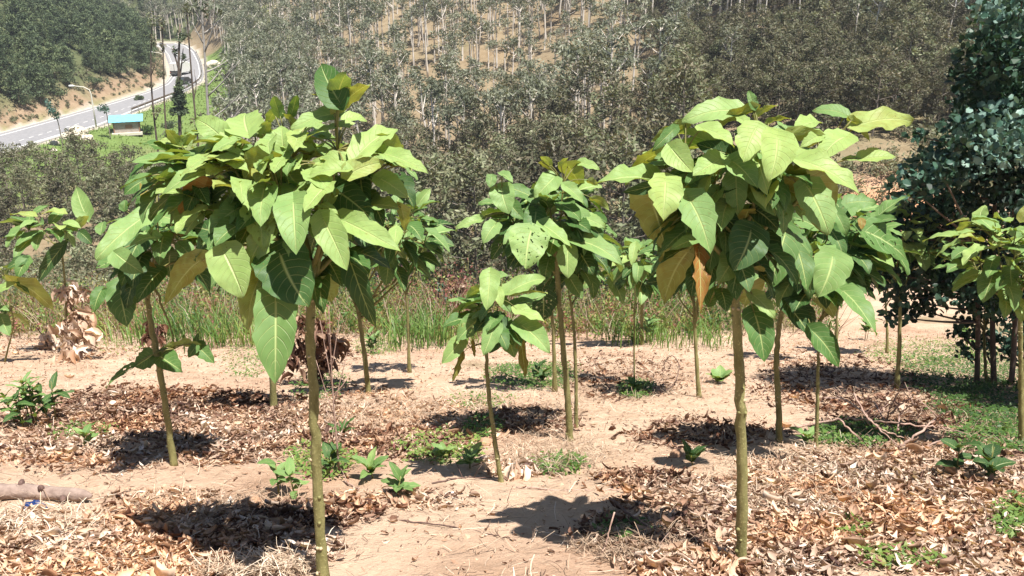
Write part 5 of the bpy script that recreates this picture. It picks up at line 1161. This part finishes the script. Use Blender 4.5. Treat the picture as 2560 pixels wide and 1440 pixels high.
# the log at the left
lg = [gnd(-70, 1248), gnd(40, 1246), gnd(140, 1250), gnd(232, 1258)]; lg = np.array(lg); lg[:, 2] += .05; lg = smooth_pts(lg, 22)
root = empty('log', lg[0]); tag(root, 'bare pinkish-grey log lying at the left edge', 'log'); m = MB(); rr = np.linspace(.052, .036, 22); rr[-2:] = (.028, .010); rr = rr * (1 + np.random.default_rng(3).normal(0, .04, 22)); add_tube(m, lg, rr, 14, rough=.12)
m.build('stem', simple('log_bark', (.16, .11, .09), (.32, .24, .20), 14, .8, .8, .02), root, origin=lg[0])
for (i, a) in ((12, .9), (16, -.6), (8, 2.2)):
    m = MB(); c = lg[i]; d = np.array([.2, -cos(a), sin(a) + .5]); d = norm(d); add_tube(m, np.array([c, c + d * .06, c + d * .075]), [.024, .018, .008], 8); m.build('knot', M_DSTICK, root, origin=lg[0])
# blue scrap below the log
q = gnd(88, 1272); me = MB(); r_ = np.random.default_rng(9)
th = np.linspace(0, 2 * pi, 15)[:-1]; V = []; 
for k, (rr_, zz) in enumerate(((.07, 0), (.065, .02), (.04, .04), (.012, .045))):
    V.append(np.stack([np.cos(th) * rr_ * (1 + r_.normal(0, .15, 14)), np.sin(th) * rr_ * .6 * (1 + r_.normal(0, .15, 14)), zz + r_.normal(0, .006, 14)], -1))
V = np.concatenate(V); qd = [[k * 14 + j, k * 14 + (j + 1) % 14, (k + 1) * 14 + (j + 1) % 14, (k + 1) * 14 + j] for k in range(3) for j in range(14)]; me.add(V, qd); me.q.append(np.array([list(range(42, 56))]))
o = me.build('plastic_scrap', simple('blue_plastic', (.012, .03, .11), (.02, .045, .16), 20, .35, .5, .01)); o.location = tuple(q); tag(o, 'crumpled dark blue plastic scrap under the log', 'scrap')
stick([(650, 1304), (780, 1302), (900, 1294), (935, 1282)], .007, 'dark straight stick lying in the shade across the biggest trunk', mat=M_DSTICK, cat='stick', name='stick')
stick([(890, 1290), (1000, 1302), (1130, 1318), (1240, 1342), (1290, 1352)], .0055, 'long thin reddish twig running right from the shade of the biggest trunk', mat=M_DSTICK)
stick([(1290, 1220), (1400, 1228), (1520, 1228), (1620, 1220), (1680, 1205)], .006, 'long pale curved twig lying in the open between the two big trunks')
stick([(1524, 1245), (1590, 1295), (1660, 1345), (1730, 1368)], .009, 'thick dark stick slanting over the shade patch', mat=M_DSTICK, lifts=[40, 30, 20, 0], cat='stick', name='stick')
stick([(1536, 1280), (1520, 1340), (1502, 1400)], .0045, 'pale thin stick leaning upright in the shade patch', lifts=[100, 50, 0], cat='stick', name='stick')
stick([(1690, 1345), (1730, 1362), (1765, 1380)], .008, 'short pale broken stick at the end of the thick dark one', cat='stick', name='stick')
stick([(1580, 1400), (1660, 1385), (1760, 1380), (1830, 1395)], .006, 'pale arched twig near the foot of the right-hand trunk', twigs=3)
stick([(1640, 990), (1690, 960), (1700, 910), (1680, 885), (1660, 905), (1662, 925)], .006, 'hooked dark twig looping above the soil in the middle distance', lifts=[0, 20, 60, 85, 60, 40], mat=M_DSTICK)
TW = [[(1960,1080),(2050,1055),(2130,1045),(2230,1055),(2330,1068),(2365,1070)],[(2090,988),(2150,1020),(2200,1075),(2250,1120)],[(2135,984),(2170,1050),(2215,1080),(2265,1095)],[(2215,1060),(2225,1020),(2250,970)],[(2225,1035),(2250,1010),(2282,990)],[(2245,1075),(2248,1040),(2265,1020),(2290,1010)],
      [(2235,1130),(2290,1090),(2340,1045),(2375,1028)],[(2185,1005),(2205,1040),(2240,1090)],[(2100,1050),(2140,1090),(2170,1115)],[(2210,1140),(2290,1122),(2350,1105),(2362,1075),(2352,1062)],[(2060,995),(2100,995),(2120,1003)]]
LF = [[0,20,40,60,50,60],[60,80,60,10],[120,70,40,20],[30,80,130],[60,90,110],[40,70,90,110],[0,40,80,110],[60,50,10],[60,30,0],[0,10,30,60,70],[50,50,40]]
root = None
for k, (a, b) in enumerate(zip(TW, LF)):
    stick(a, .011 if k in (0, 6) else .0085, ['long arching bare twig spanning the twig pile on the right', 'bare twig with pale knobs at the left of the twig pile', 'bent bare twig crossing the middle of the twig pile', 'upright bare twig sticking up from the twig pile beside the flat-topped sapling', 'slanting bare twig just right of the upright one in the pile', 'hooked pale twig in the twig pile', 'thick bare twig rising to the right out of the pile', 'short twig standing behind the arching one', 'short pale twig low at the left of the pile', 'pale crooked twig with a knobbly end at the right of the pile', 'short twig at the pile\'s upper left'][k], lifts=b, grp='bare twigs of the pile on the right', twigs=1)
for k, (a, lab) in enumerate([([(2130,1285),(2200,1230),(2250,1180)], 'dark twig slanting over the leaf litter on the right'), ([(2330,1330),(2400,1390),(2430,1395)], 'curved twig in the litter at lower right'), ([(2480,1180),(2540,1225),(2580,1240)], 'dark twig beside the right edge'),
                              ([(0,1178),(70,1150),(160,1110),(230,1060)], 'long pale twig across the litter at the left edge'), ([(90,1410),(200,1380),(300,1335),(380,1322)], 'curved twig at lower left'), ([(480,1040),(560,1010),(640,990)], 'dark branch lying in the shaded litter left of centre'), ([(1080,1210),(1150,1195),(1230,1196)], 'dark twig in the shade beside the shortest sapling'), ([(860,1205),(900,1225),(880,1240)], 'reddish twig right of the biggest trunk')]):
    stick(a, .006, lab, mat=M_DSTICK if k in (0, 2, 5, 6) else M_STICK, twigs=2)
# bare pinkish sapling behind the biggest trunk
q = gnd(848, 1182); root = empty('bare_sapling', q); tag(root, 'leafless pinkish sapling with thin upright twigs right of the biggest trunk', 'dead plant'); m = MB(); T0 = at(832, 1000, q[1]); T1 = at(826, 860, q[1]); T2 = at(822, 765, q[1])
P = smooth_pts(np.array([q, at(842, 1100, q[1]), T0, T1, T2]), 16); add_tube(m, P, np.linspace(.008, .002, 16), 6); m.build('stem', M_STICK, root, origin=q)
for (a, b, c, d) in [(835,1040,790,900),(835,1010,868,880),(830,960,800,800),(828,930,850,780),(842,1110,868,1040),(838,1060,775,960),(826,880,812,770),(846,1170,810,1230),(846,1165,900,1215),(831,990,880,930)]:
    m = MB(); A = at(a, b, q[1]); Bp = at(c, d, q[1] + .05); add_tube(m, bez(A, (A + Bp) / 2 + (0, 0, -.02), Bp, 5), [.004, .0035, .003, .002, .0015], 4); m.build('twig', M_STICK, root, origin=q)
# clods and stones
M_CLOD = simple('earth_clod', (.30, .17, .10), (.45, .29, .19), 14, .95, .8, .02)
for k, (px, py, s, lab) in enumerate([(628, 1262, .055, 'brown clod casting a shade left of the biggest trunk'), (1003, 1000, .05, 'dark round clod near the pale smooth stem'), (1215, 1112, .06, 'flat brown stone left of the shortest sapling'), (1100, 860, .07, 'clod at the far edge left of the middle saplings'), (1650, 985, .05, 'pale clod in the middle distance'), (1690, 1140, .05, 'brown clod left of the dark seedling')]):
    rock(px, py, s, lab, .7, M_CLOD, None, 'clod')

# ------------------------------------------------------------------ haze in the valley air
m, nt, out = newmat('haze_air'); pv = nd(nt, 'ShaderNodeVolumePrincipled'); pv.inputs['Color'].default_value = (.86, .92, 1, 1); pv.inputs['Density'].default_value = .00035; pv.inputs['Anisotropy'].default_value = .2
nt.links.new(pv.outputs[0], out.inputs['Volume'])
mb = MB(); box(mb, (0, 238, 40), (1260, 500, 150)); o = mb.build('haze', m, smooth=False); o['kind'] = 'stuff'
